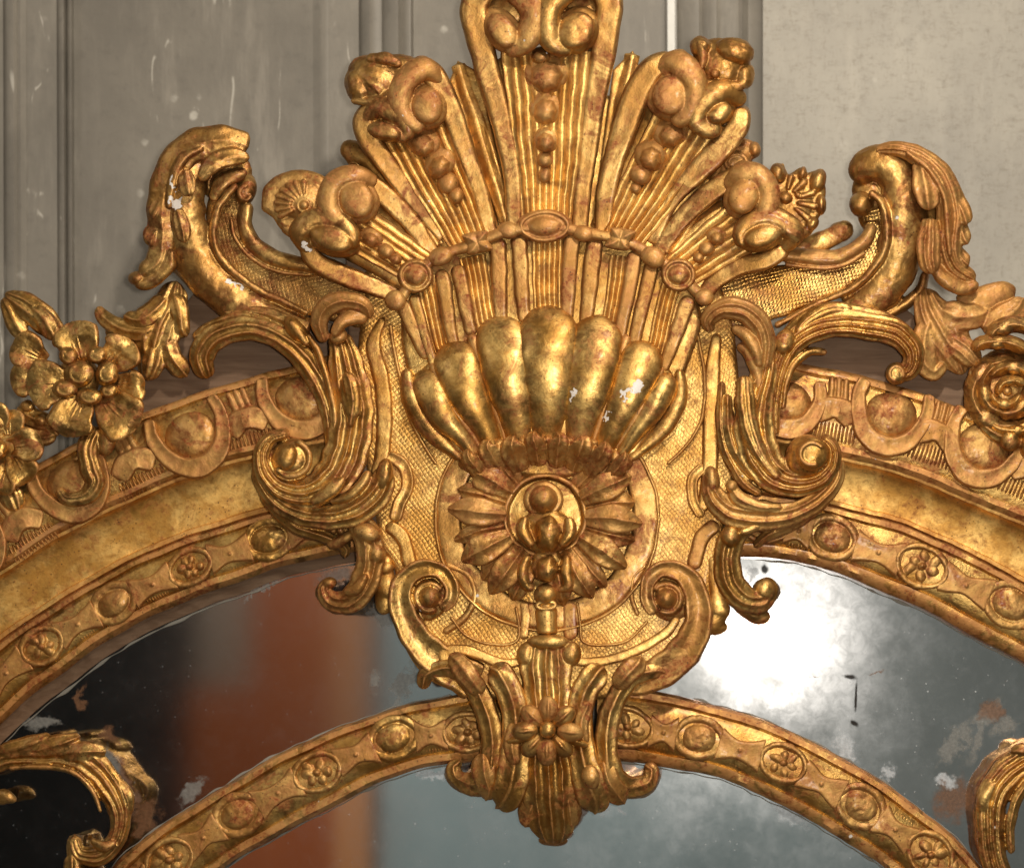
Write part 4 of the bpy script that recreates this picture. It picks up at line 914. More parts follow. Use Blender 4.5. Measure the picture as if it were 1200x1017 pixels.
b = B(); b.sweep([(280, 196, 40), (272, 225, 44), (266, 250, 44), (268, 282, 42), (290, 312, 42), (335, 334, 42), (400, 346, 44), (462, 362, 46)], [16, 24, 24, 23, 23, 26, 32, 30], 5, f_box, 26, cap=(0.5, 0))
b.build('hatched_web', G_HATCH3, wl, voxel=1.6)
b = B(); b.sweep([(290, 236, 50), (286, 262, 54), (298, 286, 55), (325, 304, 54), (360, 312, 52), (400, 318, 50)], [8, 9, 10, 10, 9, 7], 11, f_round, 26)
b.sweep([(270, 255, 54), (274, 276, 56), (292, 299, 57), (320, 316, 56), (352, 322, 54), (384, 320, 52)], 2.6, 5, f_round, 10)
b.dome(288, 222, 13, 19, 46, 18, rot=10, t=24); b.ring(288, 226, 7, 8, 62, 3, 4, a0=20, a1=300)
b.build('wing_rail', G_BROWN, wl, voxel=1.3, disp=1.5)
b = B()
b.sweep([(291, 172, 66), (262, 164, 74), (230, 170, 76), (202, 196, 74), (190, 236, 70), (190, 280, 66), (184, 308, 62), (164, 324, 60)], [14, 17, 19, 19, 18, 16, 15, 12], [10, 11, 12, 12, 12, 12, 14, 13], f_rib(2, .16), 30, cap=(0.5, 1))
b.sweep([(292, 186, 76), (270, 184, 84), (248, 192, 88), (234, 212, 84)], [7, 11, 11, 6], 6, f_rib(2, .25), 24)
b.sweep([(290, 202, 62), (274, 206, 68), (258, 216, 70), (250, 236, 66)], [6, 9, 9, 5], 6, f_round, 24)
b.sweep([(238, 172, 82), (214, 186, 85), (202, 212, 84), (198, 244, 80)], [4, 6, 6, 4], 6, f_round, 14)
b.lobe(216, 200, 80, 32, 9, -10, 84, 5, 7, 12, 2); b.lobe(208, 245, 75, 40, 8, 15, 80, 5, 7, 12, 2); b.lobe(192, 225, 110, 34, 9, 10, 70, 5, 8, 16, 2); b.lobe(188, 262, 120, 30, 10, -20, 66, 5, 8, 16, 2)
b.dome(160, 326, 10, 8, 58, 14, t=14); b.sweep([(200, 290, 70), (196, 312, 68), (176, 330, 64), (158, 334, 60)], [6, 9, 9, 6], 8, f_round, 16)
b.build('wrapping_leaf', G_BROWN, wl, voxel=1.2, disp=2.0)
# right wing
b = B()
b.sweep([(1008, 216, 44), (1014, 196, 52), (1036, 192, 58), (1054, 210, 60), (1060, 244, 58), (1056, 284, 54), (1046, 318, 48), (1022, 346, 44), (990, 362, 40)], [14, 19, 22, 24, 26, 27, 27, 25, 16], [12, 18, 20, 22, 22, 20, 18, 15, 10], f_round, 28, cap=(0.8, 0.3))
b.sweep([(1086, 318, 34), (1078, 340, 34), (1058, 358, 33), (1036, 372, 32)], [5, 6, 7, 5], 12, f_round, 20)
b.sweep([(1018, 224, 76), (1034, 238, 76), (1040, 268, 72), (1032, 302, 66), (1004, 334, 60), (962, 354, 56), (908, 382, 52)], [4, 5, 5, 5, 4.5, 4, 3.5], 7, f_round, 14)
b.dome(1009, 240, 14, 15, 56, 22, t=20); b.dome(1024, 222, 26, 28, 40, 16, t=20); b.dome(1086, 250, 20, 60, 30, 14, t=14)
wr = b.build('wing_scroll', G_BROWN, M, voxel=1.5, disp=2.2, label='S scroll curling to a knob on the right')
b = B(); b.sweep([(1024, 258, 44), (1022, 286, 44), (996, 312, 44), (958, 328, 46), (910, 342, 46), (850, 356, 46)], [10, 16, 20, 24, 30, 34], 5, f_box, 26, cap=(0.5, 0)); b.dome(1028, 246, 24, 30, 36, 12, t=20)
b.build('hatched_web', G_HATCH2, wr, voxel=1.6)
b = B(); b.sweep([(1024, 262, 52), (1012, 284, 54), (986, 300, 55), (956, 302, 54), (930, 300, 52), (905, 298, 50)], [6, 8, 9, 10, 9, 7], 10, f_round, 26)
b.sweep([(1014, 296, 54), (990, 310, 56), (956, 314, 56), (920, 310, 54)], 2.6, 5, f_round, 10)
b.build('wing_rail', G_TAN, wr, voxel=1.3, disp=1.8)
b = B(); b.dome(985, 272, 14, 12, 20, 14); b.sweep([(930, 290, 20), (960, 284, 24), (1000, 265, 24)], [8, 12, 10], 8, f_round, 14); b.build('rear_edge', G_WORN, wr, voxel=1.6, disp=2)
b = B()
b.sweep([(1028, 176, 66), (1056, 176, 76), (1084, 188, 80), (1106, 214, 80), (1114, 250, 76), (1112, 286, 70), (1120, 312, 64), (1142, 328, 58)], [6, 10, 13, 16, 17, 16, 13, 9], [9, 11, 12, 13, 13, 13, 12, 9], f_rib(4, .38), 34, cap=(0.5, 1))
b.sweep([(1062, 178, 90), (1090, 200, 95), (1107, 230, 94), (1110, 270, 88), (1114, 300, 80)], [2.5, 3, 3, 3, 2], 4, f_round, 12)
b.lobe(1078, 190, 75, 58, 13, 15, 84, 8, 9, 18, 2); b.lobe(1090, 256, 95, 66, 12, -30, 78, 6, 9, 18, 3)
b.lobe(1118, 222, 70, 44, 9, 0, 76, 4, 7, 16, 2); b.lobe(1124, 256, 80, 32, 8, -35, 70, 3, 7, 16, 2); b.lobe(1120, 290, 60, 26, 8, -30, 64, 3, 7, 16, 2)
b.sweep([(1090, 300, 66), (1104, 324, 66), (1126, 338, 62), (1146, 332, 58)], [6, 9, 9, 6], 9, f_round, 16)
b.build('wrapping_leaf', G_TAN, wr, voxel=1.2, disp=2.0)

# ================================================================== acanthus sprays beside the flowers
def spray(name, parts, m, label=None):
    b = B()
    for kind, *a in parts: getattr(b, kind)(*a)
    return b.build(name, m, M, voxel=1.2, disp=1.8, label=label)
R2, R3, R4 = f_rib(2, .3), f_rib(3, .32), f_rib(4, .34)
spray('acanthus_leaf', [
  ('sweep', [(208, 330, 40), (200, 356, 46), (184, 388, 48), (178, 420, 44), (173, 446, 36)], [12.8, 20.5, 28.2, 19.2, 10.2], [8, 10, 11, 9, 7], R4, 14),
  ('sweep', [(188, 378, 46), (166, 388, 50), (140, 384, 46), (122, 372, 40), (114, 360, 36)], [12.8, 12.8, 11.5, 9.0, 5.1], [8, 9, 8, 7, 5], R2, 10),
  ('sweep', [(196, 350, 48), (178, 366, 54), (162, 374, 52), (146, 370, 46)], [11.5, 12.8, 11.5, 7.7], 8, R2, 10),
  ('sweep', [(186, 384, 46), (164, 396, 44), (142, 394, 38), (124, 386, 34)], [10.2, 11.5, 10.2, 6.4], 8, R2, 10),
  ('sweep', [(204, 344, 46), (210, 366, 52), (212, 384, 50), (218, 394, 42)], [10.2, 11.5, 10.2, 6.4], 9, R2, 12),
  ('sweep', [(192, 396, 46), (200, 416, 50), (212, 432, 46), (218, 440, 38)], [11.5, 12.8, 11.5, 6.4], 9, R2, 12),
  ('sweep', [(184, 400, 46), (180, 425, 50), (174, 444, 44)], [12.8, 15.4, 7.7], 9, R3, 12)], G_WORN, 'small leaf spray below the left wing')
spray('acanthus_leaf', [
  ('sweep', [(1084, 338, 42), (1090, 362, 48), (1106, 390, 50), (1120, 414, 46), (1128, 438, 38)], [11.5, 20.5, 28.2, 23.0, 11.5], [8, 10, 11, 9, 7], R4, 14),
  ('sweep', [(1100, 362, 50), (1124, 372, 54), (1146, 370, 50), (1160, 362, 42)], [15.4, 16.6, 14.1, 7.7], 9, R2, 12),
  ('sweep', [(1120, 350, 36), (1150, 352, 42), (1176, 344, 40), (1188, 338, 32)], [15.4, 17.9, 15.4, 7.7], 9, f_round, 14),
  ('sweep', [(1150, 384, 46), (1172, 376, 50), (1190, 364, 48), (1200, 350, 40)], [15.4, 17.9, 15.4, 7.7], 9, R2, 12),
  ('sweep', [(1090, 372, 48), (1084, 398, 52), (1084, 422, 50), (1094, 434, 46), (1106, 424, 44)], [12.8, 15.4, 15.4, 12.8, 7.7], 10, R2, 14),
  ('sweep', [(1110, 396, 48), (1130, 410, 52), (1146, 428, 48)], [12.8, 15.4, 10.2], 9, R3, 12)], G_TAN, 'leaf spray between the right wing and the rose')

# ---- left flower cluster
def flower(label, petals, buds, m, extra=()):
    px, py, rx, ry, rot, h = petals[0]
    b = B(); b.dome(np.mean([p[0] for p in petals]), np.mean([p[1] for p in petals]), 26, 26, 44, 20, t=16)
    fl = b.build('flower', m, M, voxel=1.6, disp=2, label=label)
    for (px, py, rx, ry, rot, h) in petals:
        b = B(); fx, fy = np.mean([p[0] for p in petals[:5]]), np.mean([p[1] for p in petals[:5]])
        dx, dy = px-fx, py-fy; q = math.hypot(dx, dy)+1e-6; dx /= q; dy /= q; R_ = (rx+ry)/2
        def at(t_, o, hh_): return (px+dx*t_*R_-dy*o, py+dy*t_*R_+dx*o, hh_)
        b.sweep([at(-1.1, 0, h-6), at(-0.5, 0, h), at(0.1, 2, h+3), at(0.65, 1, h+4), at(1.12, 0, h-2)], [R_*0.45, R_*0.8, R_*1.08, R_*1.1, R_*0.62], [6, 7, 8, 8, 6], f_channel(0.62), 16, cap=(0.2, 1.0), K=31, step=1.5)
        for o in (-0.5, -0.2, 0.12, 0.45):
            b.sweep([at(-0.7, o*R_*0.4, h+1), at(0.1, o*R_*0.9, h+4.5), at(0.85, o*R_*1.25, h+5)], [1.3, 2.2, 1.4], 2.6, f_ridge, 6, K=7)
        b.dome(*at(-0.2, 0, 0)[:2], R_*0.5, R_*0.5, h-8, 8, t=14)
        b.build('petal', m, fl, voxel=1.0, disp=2.5)
    for (x, y, rx, ry, h) in buds:
        b = B(); b.dome(x, y, rx, ry, h-3, 10, t=16); b.ring(x, y, rx*0.6, ry*0.6, h+4, 2, 2.5, a0=20, a1=250); b.build('flower_bud', G_WORN, fl, voxel=1.1, disp=2)
    return fl
flower('blossom cluster at the left edge with round petals', [(90, 404, 27, 22, -85, 66), (136, 416, 22, 21, -25, 64), (60, 452, 24, 28, 160, 64), (88, 486, 27, 22, 95, 72), (138, 482, 29, 25, 50, 70), (34, 414, 20, 20, 200, 54), (34, 446, 18, 20, 170, 52), (150, 452, 20, 16, 10, 62)],
  [(92, 438, 18, 16, 82), (125, 438, 14, 15, 80), (80, 417, 11, 11, 80), (113, 416, 12, 10, 80), (76, 456, 16, 11, 80), (105, 464, 16, 10, 80), (128, 458, 11, 8, 80)], G_WORN)
flower('flower cut by the left picture edge', [(28, 520, 22, 15, -20, 62), (24, 546, 23, 14, 30, 60), (-8, 496, 22, 16, -90, 60), (4, 562, 18, 14, 70, 60), (10, 500, 20, 13, -50, 58)], [(-3, 527, 12, 12, 74)], G_WORN)
spray('bud_leaf', [
  ('sweep', [(72, 396, 44), (50, 374, 50), (26, 356, 50), (6, 344, 44)], [12, 17, 15, 5], [9, 12, 11, 6], R3, 14),
  ('sweep', [(66, 398, 52), (56, 380, 58), (46, 368, 58), (36, 360, 50)], [10, 12, 9, 4], 9, R2, 12),
  ('sweep', [(30, 396, 46), (18, 380, 50), (10, 362, 48), (4, 350, 42)], [9, 11, 9, 4], 8, R2, 12)], G_WORN, 'pointed bud with leaves above the left blossom')
spray('curled_leaf', [
  ('sweep', [(112, 500, 60), (102, 524, 66), (106, 548, 68), (112, 566, 66), (100, 582, 64), (78, 584, 60), (68, 572, 58)], [12, 12, 13, 12, 10, 8, 6], [9, 11, 12, 12, 10, 8, 7], R3, 18),
  ('dome', 122, 515, 14, 19, 60, 10)], G_WORN, 'leaf curling over the outer moulding under the blossom')
spray('twig_leaf', [('sweep', [(20, 478, 40), (36, 488, 44), (56, 496, 42), (68, 510, 36)], [10, 12, 10, 6], 9, R2, 14), ('sweep', [(30, 500, 38), (50, 512, 40), (66, 508, 36)], [9, 10, 6], 8, R2, 14),
                    ('dome', 32, 476, 9, 8, 46, 8), ('dome', 48, 492, 8, 7, 48, 8)], G_WORN)
spray('twig_leaf', [('sweep', [(0, 560, 48), (14, 580, 54), (22, 600, 50)], [10, 14, 8], 9, R3, 14)], G_WORN)
# ---- right rose
b = B(); b.dome(1178, 452, 42, 44, 48, 14, t=16); rose = b.build('flower', G_BROWN, M, voxel=1.6, disp=2, label='open rose cut by the right picture edge')
for cx, cy, rx, ry, h, w_, a0, a1 in [(1180, 456, 40, 42, 56, 15, 60, 190), (1184, 458, 42, 38, 55, 15, 160, 275), (1182, 462, 44, 38, 54, 14, -10, 90), (1182, 452, 29, 30, 63, 11, 90, 235),
                                      (1186, 458, 28, 27, 63, 11, 215, 340), (1180, 462, 28, 25, 62, 11, -20, 110), (1179, 456, 17, 18, 68, 8, 20, 170), (1184, 459, 16, 16, 69, 8, 180, 330),
                                      (1176, 414, 30, 14, 64, 11, 170, 350), (1192, 394, 26, 16, 62, 12, 150, 330), (1190, 492, 30, 12, 58, 9, 0, 170)]:
    cx += rng.uniform(-3, 3); cy += rng.uniform(-3, 3)
    b = B(); am = math.radians((a0+a1)/2); b.dome(cx+rx*0.95*math.cos(am), cy+ry*0.95*math.sin(am), w_*1.15, w_*0.8, h+3, 10, rot=math.degrees(am)+90, t=14); b.ring(cx, cy, rx, ry, h, w_*0.8, 13, rot=rng.uniform(-8, 8), a0=a0, a1=a1, prof=f_ridge, t=16, cap=(1.2, 1.2), rise=rng.uniform(-4, 4)); b.build('petal', G_BROWN if w_ > 9 else G_BRIGHT, rose, voxel=1.1, disp=3)
b = B(); b.dome(1181, 458, 6, 6, 70, 9); b.dome(1184, 516, 14, 14, 56, 16); b.dome(1208, 520, 14, 20, 56, 16); b.build('flower_bud', G_WORN, rose, voxel=1.1, disp=1.5)['kind'] = 'stuff'
spray('twig_leaf', [('sweep', [(1150, 496, 54), (1166, 508, 58), (1184, 514, 54), (1204, 508, 50)], [6, 9, 9, 6], 9, R2, 14), ('sweep', [(1140, 430, 52), (1146, 456, 56), (1156, 480, 54), (1176, 496, 50)], [7, 9, 8, 5], 8, R2, 12)], G_WORN)

# ================================================================== C scrolls with acanthus
b = B()
# leaf sweeping left over the opening
b.sweep([(243, 444, 46), (237, 418, 54), (250, 396, 60), (278, 386, 64), (308, 388, 66), (336, 402, 68), (360, 426, 70), (377, 454, 70), (386, 488, 68), (388, 524, 64)], [11, 15, 16, 15, 14, 14, 14, 13, 10, 6], [9, 12, 14, 14, 13, 13, 13, 12, 10, 8], f_rib(3, .3), 26, cap=(0.9, 0.4), K=33)
b.sweep([(226, 396, 54), (250, 382, 60), (285, 374, 62), (320, 380, 64)], [5, 8, 8, 5], 8, R2, 18)
b.sweep([(262, 366, 52), (300, 366, 58), (330, 374, 62), (356, 394, 64), (372, 420, 64)], [5, 8, 9, 8, 5], 8, R2, 22)
b.dome(347, 386, 10, 18, 74, 12, rot=-38); b.sweep([(340, 376, 80), (350, 390, 82), (360, 404, 78)], [4, 5, 4], 5, f_round, 8)
b.sweep([(360, 392, 78), (374, 416, 82), (386, 452, 84), (392, 494, 82), (386, 530, 76), (376, 546, 72)], [3, 4, 4, 4, 4, 3], 6, f_round, 16)
cl = b.build('acanthus_scroll', G_WORN, M, voxel=1.2, disp=1.4, label='acanthus C scroll left of the shell')
b = B()
b.sweep([(434, 372, 84), (426, 358, 92), (404, 352, 94), (384, 360, 90), (374, 378, 84), (380, 402, 78)], [6, 9, 11, 12, 10, 7], [9, 12, 13, 13, 12, 9], R2, 22)
b.sweep([(430, 374, 84), (414, 370, 90), (400, 378, 92), (390, 394, 88)], [7, 10, 8, 5], 8, f_round, 16); b.dome(396, 394, 11, 9, 84, 8, rot=-30)
b.build('leaf_curl', G_TAN, cl, voxel=1.15, disp=1.5)
b = B()
b.sweep([(396, 392, 72), (404, 420, 78), (410, 456, 80), (412, 494, 80), (406, 530, 80), (390, 560, 80), (362, 578, 80), (332, 574, 80), (312, 555, 82), (306, 532, 84), (316, 514, 86), (336, 508, 88)], [12, 20, 25, 27, 26, 24, 19, 15, 12, 10, 8, 6],
        [8, 11, 14, 15, 15, 15, 14, 13, 12, 11, 10, 9], f_rib(4, .36), 30, cap=(0.3, 0.6), K=41, step=1.6)
b.lobe(406, 442, 80, 50, 9, 6, 92, 4, 6, 10, 3)
b.sweep([(406, 436, 94), (411, 452, 98), (413, 476, 96), (410, 500, 92)], [6, 9, 8, 4], 7, R2, 14)
b.sweep([(402, 560, 92), (392, 570, 98), (378, 582, 96), (364, 590, 92)], [5, 9, 8, 4], 9, f_round, 16)
b.dome(342, 538, 25, 24, 80, 20, t=24); b.dome(336, 536, 14, 16, 92, 14, rot=20); b.ring(342, 538, 21, 20, 93, 4, 5, a0=-80, a1=150)
b.build('scroll_body', G_WORN, cl, voxel=1.15, disp=1.5)
b = B()
b.sweep([(448, 546, 78), (446, 572, 80), (424, 594, 80), (392, 606, 80), (356, 604, 78), (324, 588, 76), (305, 562, 74), (303, 545, 74)], [9, 17, 18, 15, 12, 10, 8, 6], [11, 15, 14, 13, 12, 11, 10, 8], f_rib(3, .34), 30, cap=(0.8, 0.5), K=31)
b.dome(450, 556, 10, 19, 84, 14, rot=8); b.sweep([(432, 552, 88), (424, 566, 92), (408, 580, 90), (386, 588, 86)], [4, 6, 6, 4], 6, f_round, 14)
b.sweep([(303, 560, 70), (318, 592, 68), (346, 616, 66), (378, 628, 60), (402, 640, 50), (404, 652, 40)], [5, 7, 8, 8, 7, 5], 10, R2, 26)
b.build('scroll_foot', G_WORN, cl, voxel=1.15, disp=1.4)
b = B()
b.sweep([(416, 606, 72), (430, 628, 74), (434, 656, 72), (426, 686, 68), (410, 704, 62), (390, 704, 54), (380, 690, 48), (390, 681, 44)], [13, 17, 17, 17, 15, 12, 9, 8], [11, 13, 13, 12, 12, 11, 10, 9], f_rib(3, .35), 30, cap=(0.5, 1))
b.dome(430, 624, 17, 12, 78, 14, rot=20); b.dome(440, 648, 11, 13, 74, 13); b.dome(386, 683, 9, 7, 48, 12)
b.sweep([(404, 694, 74), (418, 690, 80), (430, 672, 82)], [5, 7, 4], 6, f_round, 14); b.sweep([(384, 640, 60), (400, 634, 64), (418, 620, 68)], [5, 7, 5], 8, f_round, 20)
b.build('lower_hook', G_RED, cl, voxel=1.15, disp=1.6)

b = B()
b.sweep([(1046, 440, 52), (1066, 434, 56), (1070, 412, 60), (1052, 392, 64), (1024, 384, 66), (990, 380, 68), (958, 386, 70), (930, 402, 70), (914, 430, 70), (908, 466, 68), (908, 510, 64)], [8, 11, 14, 16, 16, 15, 14, 13, 12, 9, 5], [9, 12, 14, 14, 14, 13, 13, 13, 12, 10, 8], f_rib(4, .36), 28, cap=(0.8, 0.4), K=33)
b.dome(1051, 438, 13, 13, 56, 14, t=22); b.ring(1051, 438, 8, 8, 66, 2.5, 4, a0=90, a1=400)
b.sweep([(1056, 380, 56), (1026, 370, 62), (992, 364, 64), (960, 366, 66), (932, 382, 68), (914, 402, 68)], [5, 8, 9, 9, 8, 5], 9, R2, 24)
b.sweep([(968, 414, 60), (950, 412, 66), (932, 424, 70), (922, 446, 70), (918, 480, 66)], [4, 5, 5, 4, 3], 7, f_round, 18)
b.dome(920, 400, 12, 15, 78, 10, rot=25); b.sweep([(1000, 362, 66), (975, 362, 70), (950, 374, 74), (934, 390, 76)], [6, 9, 8, 5], 7, R3, 14)
crr = b.build('acanthus_scroll', G_WORN, M, voxel=1.2, disp=1.4, label='acanthus C scroll right of the shell')
b = B()
b.sweep([(832, 388, 82), (830, 374, 90), (846, 362, 96), (870, 364, 96), (890, 380, 92), (898, 404, 86), (894, 434, 80)], [6, 9, 12, 14, 14, 12, 8], [9, 12, 14, 14, 13, 12, 9], R3, 22)
b.sweep([(858, 384, 84), (874, 392, 90), (886, 410, 90), (890, 430, 84)], [5, 8, 8, 5], 8, f_round, 16); b.sweep([(866, 404, 76), (880, 416, 82), (888, 440, 80), (890, 470, 78)], [5, 8, 8, 5], 9, f_round, 18)
b.build('leaf_curl', G_TAN, crr, voxel=1.15, disp=1.5)
b = B()
b.sweep([(902, 400, 72), (898, 430, 76), (888, 466, 80), (884, 500, 80), (890, 532, 80), (908, 556, 80), (934, 566, 80), (958, 562, 82), (974, 546, 84), (976, 526, 86), (964, 512, 88)], [10, 14, 20, 24, 24, 21, 17, 14, 11, 9, 7],
        [8, 10, 13, 14, 15, 15, 14, 13, 12, 11, 9], f_rib(4, .36), 30, cap=(0.3, 0.6), K=41, step=1.6)
b.sweep([(846, 446, 66), (844, 486, 70), (850, 526, 72), (868, 562, 74), (892, 580, 76)], [4, 6, 7, 7, 5], 9, R2, 20)
b.sweep([(852, 462, 70), (854, 500, 74), (864, 534, 76), (886, 562, 78)], [5, 8, 8, 6], 9, R2, 20)
b.sweep([(872, 440, 86), (873, 468, 94), (880, 504, 95), (893, 536, 92), (912, 560, 88)], [9, 12, 11, 8, 5], 8, R3, 18, 0, (1, 0.5))
b.dome(946, 536, 26, 27, 78, 26, t=24); b.dome(952, 532, 19, 20, 100, 9, t=20, rot=30); b.ring(952, 532, 14, 13, 106, 3, 4, a0=60, a1=330)
b.build('scroll_body', G_WORN, crr, voxel=1.15, disp=1.5)
b = B()
b.sweep([(832, 552, 78), (834, 576, 82), (854, 598, 82), (888, 606, 82), (924, 602, 80), (956, 588, 78), (980, 562, 76), (984, 538, 76)], [8, 12, 16, 17, 14, 12, 9, 6], [11, 14, 14, 13, 12, 11, 10, 8], f_rib(3, .34), 30, cap=(0.9, 0.5), K=31)
b.sweep([(856, 568, 84), (866, 584, 92), (890, 594, 92), (916, 594, 88)], [6, 9, 7, 4], 7, R2, 14); b.dome(834, 562, 9, 17, 84, 13, rot=-8); b.dome(857, 570, 7, 7, 90, 9)
b.sweep([(984, 556, 66), (964, 590, 64), (930, 614, 62), (902, 626, 56), (884, 640, 46)], [4, 6, 7, 7, 5], 9, R2, 24)
b.build('scroll_foot', G_RED, crr, voxel=1.15, disp=1.4)
b = B()
b.sweep([(886, 606, 72), (862, 624, 76), (852, 650, 74), (856, 680, 70), (872, 700, 64), (892, 704, 58), (902, 690, 52), (890, 680, 48)], [12, 15, 16, 17, 16, 13, 10, 8], [11, 13, 13, 12, 12, 11, 10, 9], f_rib(3, .35), 30, cap=(0.5, 1))
b.dome(856, 628, 11, 13, 82, 12); b.sweep([(862, 700, 50), (874, 712, 48), (888, 721, 46), (902, 723, 42)], [10, 10, 10, 7], 9, f_round, 18); b.dome(896, 692, 13, 15, 54, 16)
b.sweep([(866, 624, 84), (884, 618, 84), (908, 612, 78)], [4, 6, 4], 6, f_round, 14)
b.build('lower_hook', G_WORN, crr, voxel=1.15, disp=1.6)

# ================================================================== clasp with flower at the foot of the cartouche
b = B()
b.sweep([(641, 748, 70), (640, 775, 74), (641, 810, 76), (642, 850, 76), (642, 890, 74), (644, 930, 68), (648, 972, 52), (648, 986, 40)], [25, 30, 28, 26, 30, 32, 25, 13], [9, 12, 12, 12, 14, 16, 14, 10], f_rib(4, .40), 34, cap=(0.3, 0.9), K=41, step=1.6)
b.dome(642, 752, 25, 10, 74, 13, t=12); b.dome(617, 768, 12, 15, 72, 11); b.dome(669, 766, 13, 15, 72, 11)
clasp = b.build('clasp', G_WORN, M, voxel=1.15, disp=1.4, label='acanthus clasp with flower between cartouche and arch')
for pts, ws, hh, m_ in [
   ([(576, 782, 72), (586, 790, 80), (598, 812, 80), (604, 845, 78), (604, 885, 78), (598, 920, 76), (590, 938, 66), (584, 944, 54)], [8, 12, 12, 12, 14, 15, 13, 8], 13, G_WORN),
   ([(706, 782, 72), (697, 792, 80), (684, 812, 80), (679, 845, 78), (682, 885, 78), (691, 920, 76), (698, 940, 66), (698, 950, 54)], [8, 12, 12, 12, 13, 15, 13, 8], 13, G_WORN),
   ([(494, 806, 48), (502, 788, 56), (530, 784, 64), (556, 804, 70), (571, 838, 72), (577, 875, 72), (573, 908, 68), (556, 918, 58), (538, 912, 46), (532, 900, 38), (540, 890, 36)], [7, 9, 10, 12, 12, 12, 15, 13, 9, 8, 6], 11, G_WORN),
   ([(788, 796, 48), (772, 786, 56), (744, 792, 64), (726, 812, 70), (714, 842, 72), (710, 880, 72), (717, 910, 68), (736, 922, 58), (758, 918, 46), (764, 904, 38), (756, 896, 36)], [7, 9, 10, 11, 12, 12, 15, 12, 10, 8, 7], 11, G_WORN)]:
    b = B(); b.sweep(pts, [q*(1.12 if len(pts) > 8 else 1.35) for q in ws], hh, R2 if len(pts) > 8 else f_rib(2, .42), 30, cap=(0.9, 1)); b.build('clasp_leaf', m_, clasp, voxel=1.15, disp=1.4)
b = B()
b.sweep([(566, 812, 76), (550, 794, 82), (536, 776, 76), (528, 768, 68)], [10.8, 13.5, 12.2, 5.4], 9, R2, 18); b.sweep([(722, 806, 76), (734, 790, 82), (746, 778, 76), (750, 770, 68)], [10.8, 13.5, 12.2, 5.4], 9, R2, 18)
b.sweep([(566, 882, 70), (568, 905, 74), (572, 924, 66), (570, 934, 54)], [12.2, 14.9, 12.2, 6.8], 10, R2, 18); b.sweep([(706, 888, 70), (712, 912, 74), (724, 930, 66), (730, 938, 54)], [12.2, 14.9, 13.5, 6.8], 10, R2, 18)
b.sweep([(630, 925, 66), (622, 948, 62), (616, 968, 50)], [12.2, 14.9, 8.1], 10, R2, 20); b.sweep([(662, 925, 66), (668, 948, 62), (670, 968, 50)], [12.2, 14.9, 8.1], 10, R2, 20)
b.sweep([(690, 896, 88), (692, 910, 92), (698, 924, 86)], [8.1, 10.8, 5.4], 6, f_round, 12); b.dome(648, 984, 17, 7, 34, 14, t=10)
b.sweep([(604, 846, 84), (600, 870, 90), (604, 896, 88)], [8.1, 10.8, 6.8], 6, R2, 14); b.sweep([(690, 822, 88), (682, 846, 90), (684, 872, 88)], [6.8, 9.5, 6.8], 6, R2, 14)
b.build('leaf_tips', G_RED, clasp, voxel=1.15, disp=1.5)['kind'] = 'stuff'
for i, (a_, r_, h, m_) in enumerate([(-90, 25, 104, G_TAN), (-42, 25, 103, G_BROWN), (4, 27, 105, G_TAN), (48, 24, 100, G_BROWN), (92, 25, 104, G_TAN), (136, 24, 99, G_BROWN), (180, 27, 105, G_BROWN), (222, 25, 102, G_TAN), (20, 33, 94, G_BRIGHT), (165, 33, 94, G_BRIGHT)]):
    rot = a_; x = 642 + r_*math.cos(math.radians(a_)); y = 856 + r_*math.sin(math.radians(a_)); rx, ry = (16, 11.5) if i < 8 else (18, 6)
    b = B(); b.dome(x, y, rx, ry, h-3, 9, rot=rot, t=20); ca, sa = math.cos(math.radians(rot)), math.sin(math.radians(rot))
    b.sweep([(x-rx*0.8*ca, y-rx*0.8*sa, h+2), (x, y, h+6), (x+rx*0.8*ca, y+rx*0.8*sa, h+1)], [1.5, 2.2, 1.2], 2, f_round, 5); b.build('petal' if i < 8 else 'leaflet', m_, clasp, voxel=0.95, disp=1.2)
b = B(); b.dome(642, 855, 10, 10, 104, 11, t=14); b.build('flower_centre', G_BRIGHT, clasp, voxel=0.95, disp=1.5)

# ================================================================== corner scrolls on the glass at both lower corners
spray('corner_scroll', [
  ('sweep', [(-30, 905, 22), (8, 886, 30), (45, 884, 34), (82, 886, 36), (112, 902, 38), (132, 928, 38), (141, 956, 36), (136, 984, 34), (116, 1002, 32), (94, 1000, 30), (86, 986, 28), (88, 1030, 26)], [13, 15, 17, 20, 20, 17, 13, 11, 13, 10, 8, 8], [10, 12, 13, 14, 14, 13, 12, 11, 11, 10, 8, 8], f_rib(4, .4), 26),
  ('sweep', [(0, 882, 34), (34, 872, 40), (60, 862, 36)], [10, 11, 5], 9, R2, 16), ('sweep', [(40, 880, 38), (70, 872, 44), (94, 862, 38)], [9, 12, 5], 9, R2, 16),
  ('sweep', [(70, 884, 40), (100, 880, 44), (124, 880, 38)], [10, 13, 6], 9, R2, 16), ('sweep', [(132, 910, 36), (146, 930, 40), (152, 954, 34)], [7, 10, 5], 8, R2, 16),
  ('sweep', [(-10, 936, 22), (6, 934, 26), (18, 938, 20)], [8, 9, 4], 8, f_round, 12),
  ('sweep', [(10, 900, 44), (50, 898, 48), (86, 906, 50), (108, 926, 50), (118, 952, 48)], [2.5, 3, 3, 3, 2], 4, f_round, 10),
  ('sweep', [(106, 984, 44), (122, 992, 48), (136, 986, 44)], [4, 6, 4], 6, f_round, 10), ('sweep', [(84, 1000, 28), (88, 1030, 30), (110, 1060, 26)], [9, 12, 12], 10, R2, 20)], G_WORN, 'leafy scroll in the lower left corner')
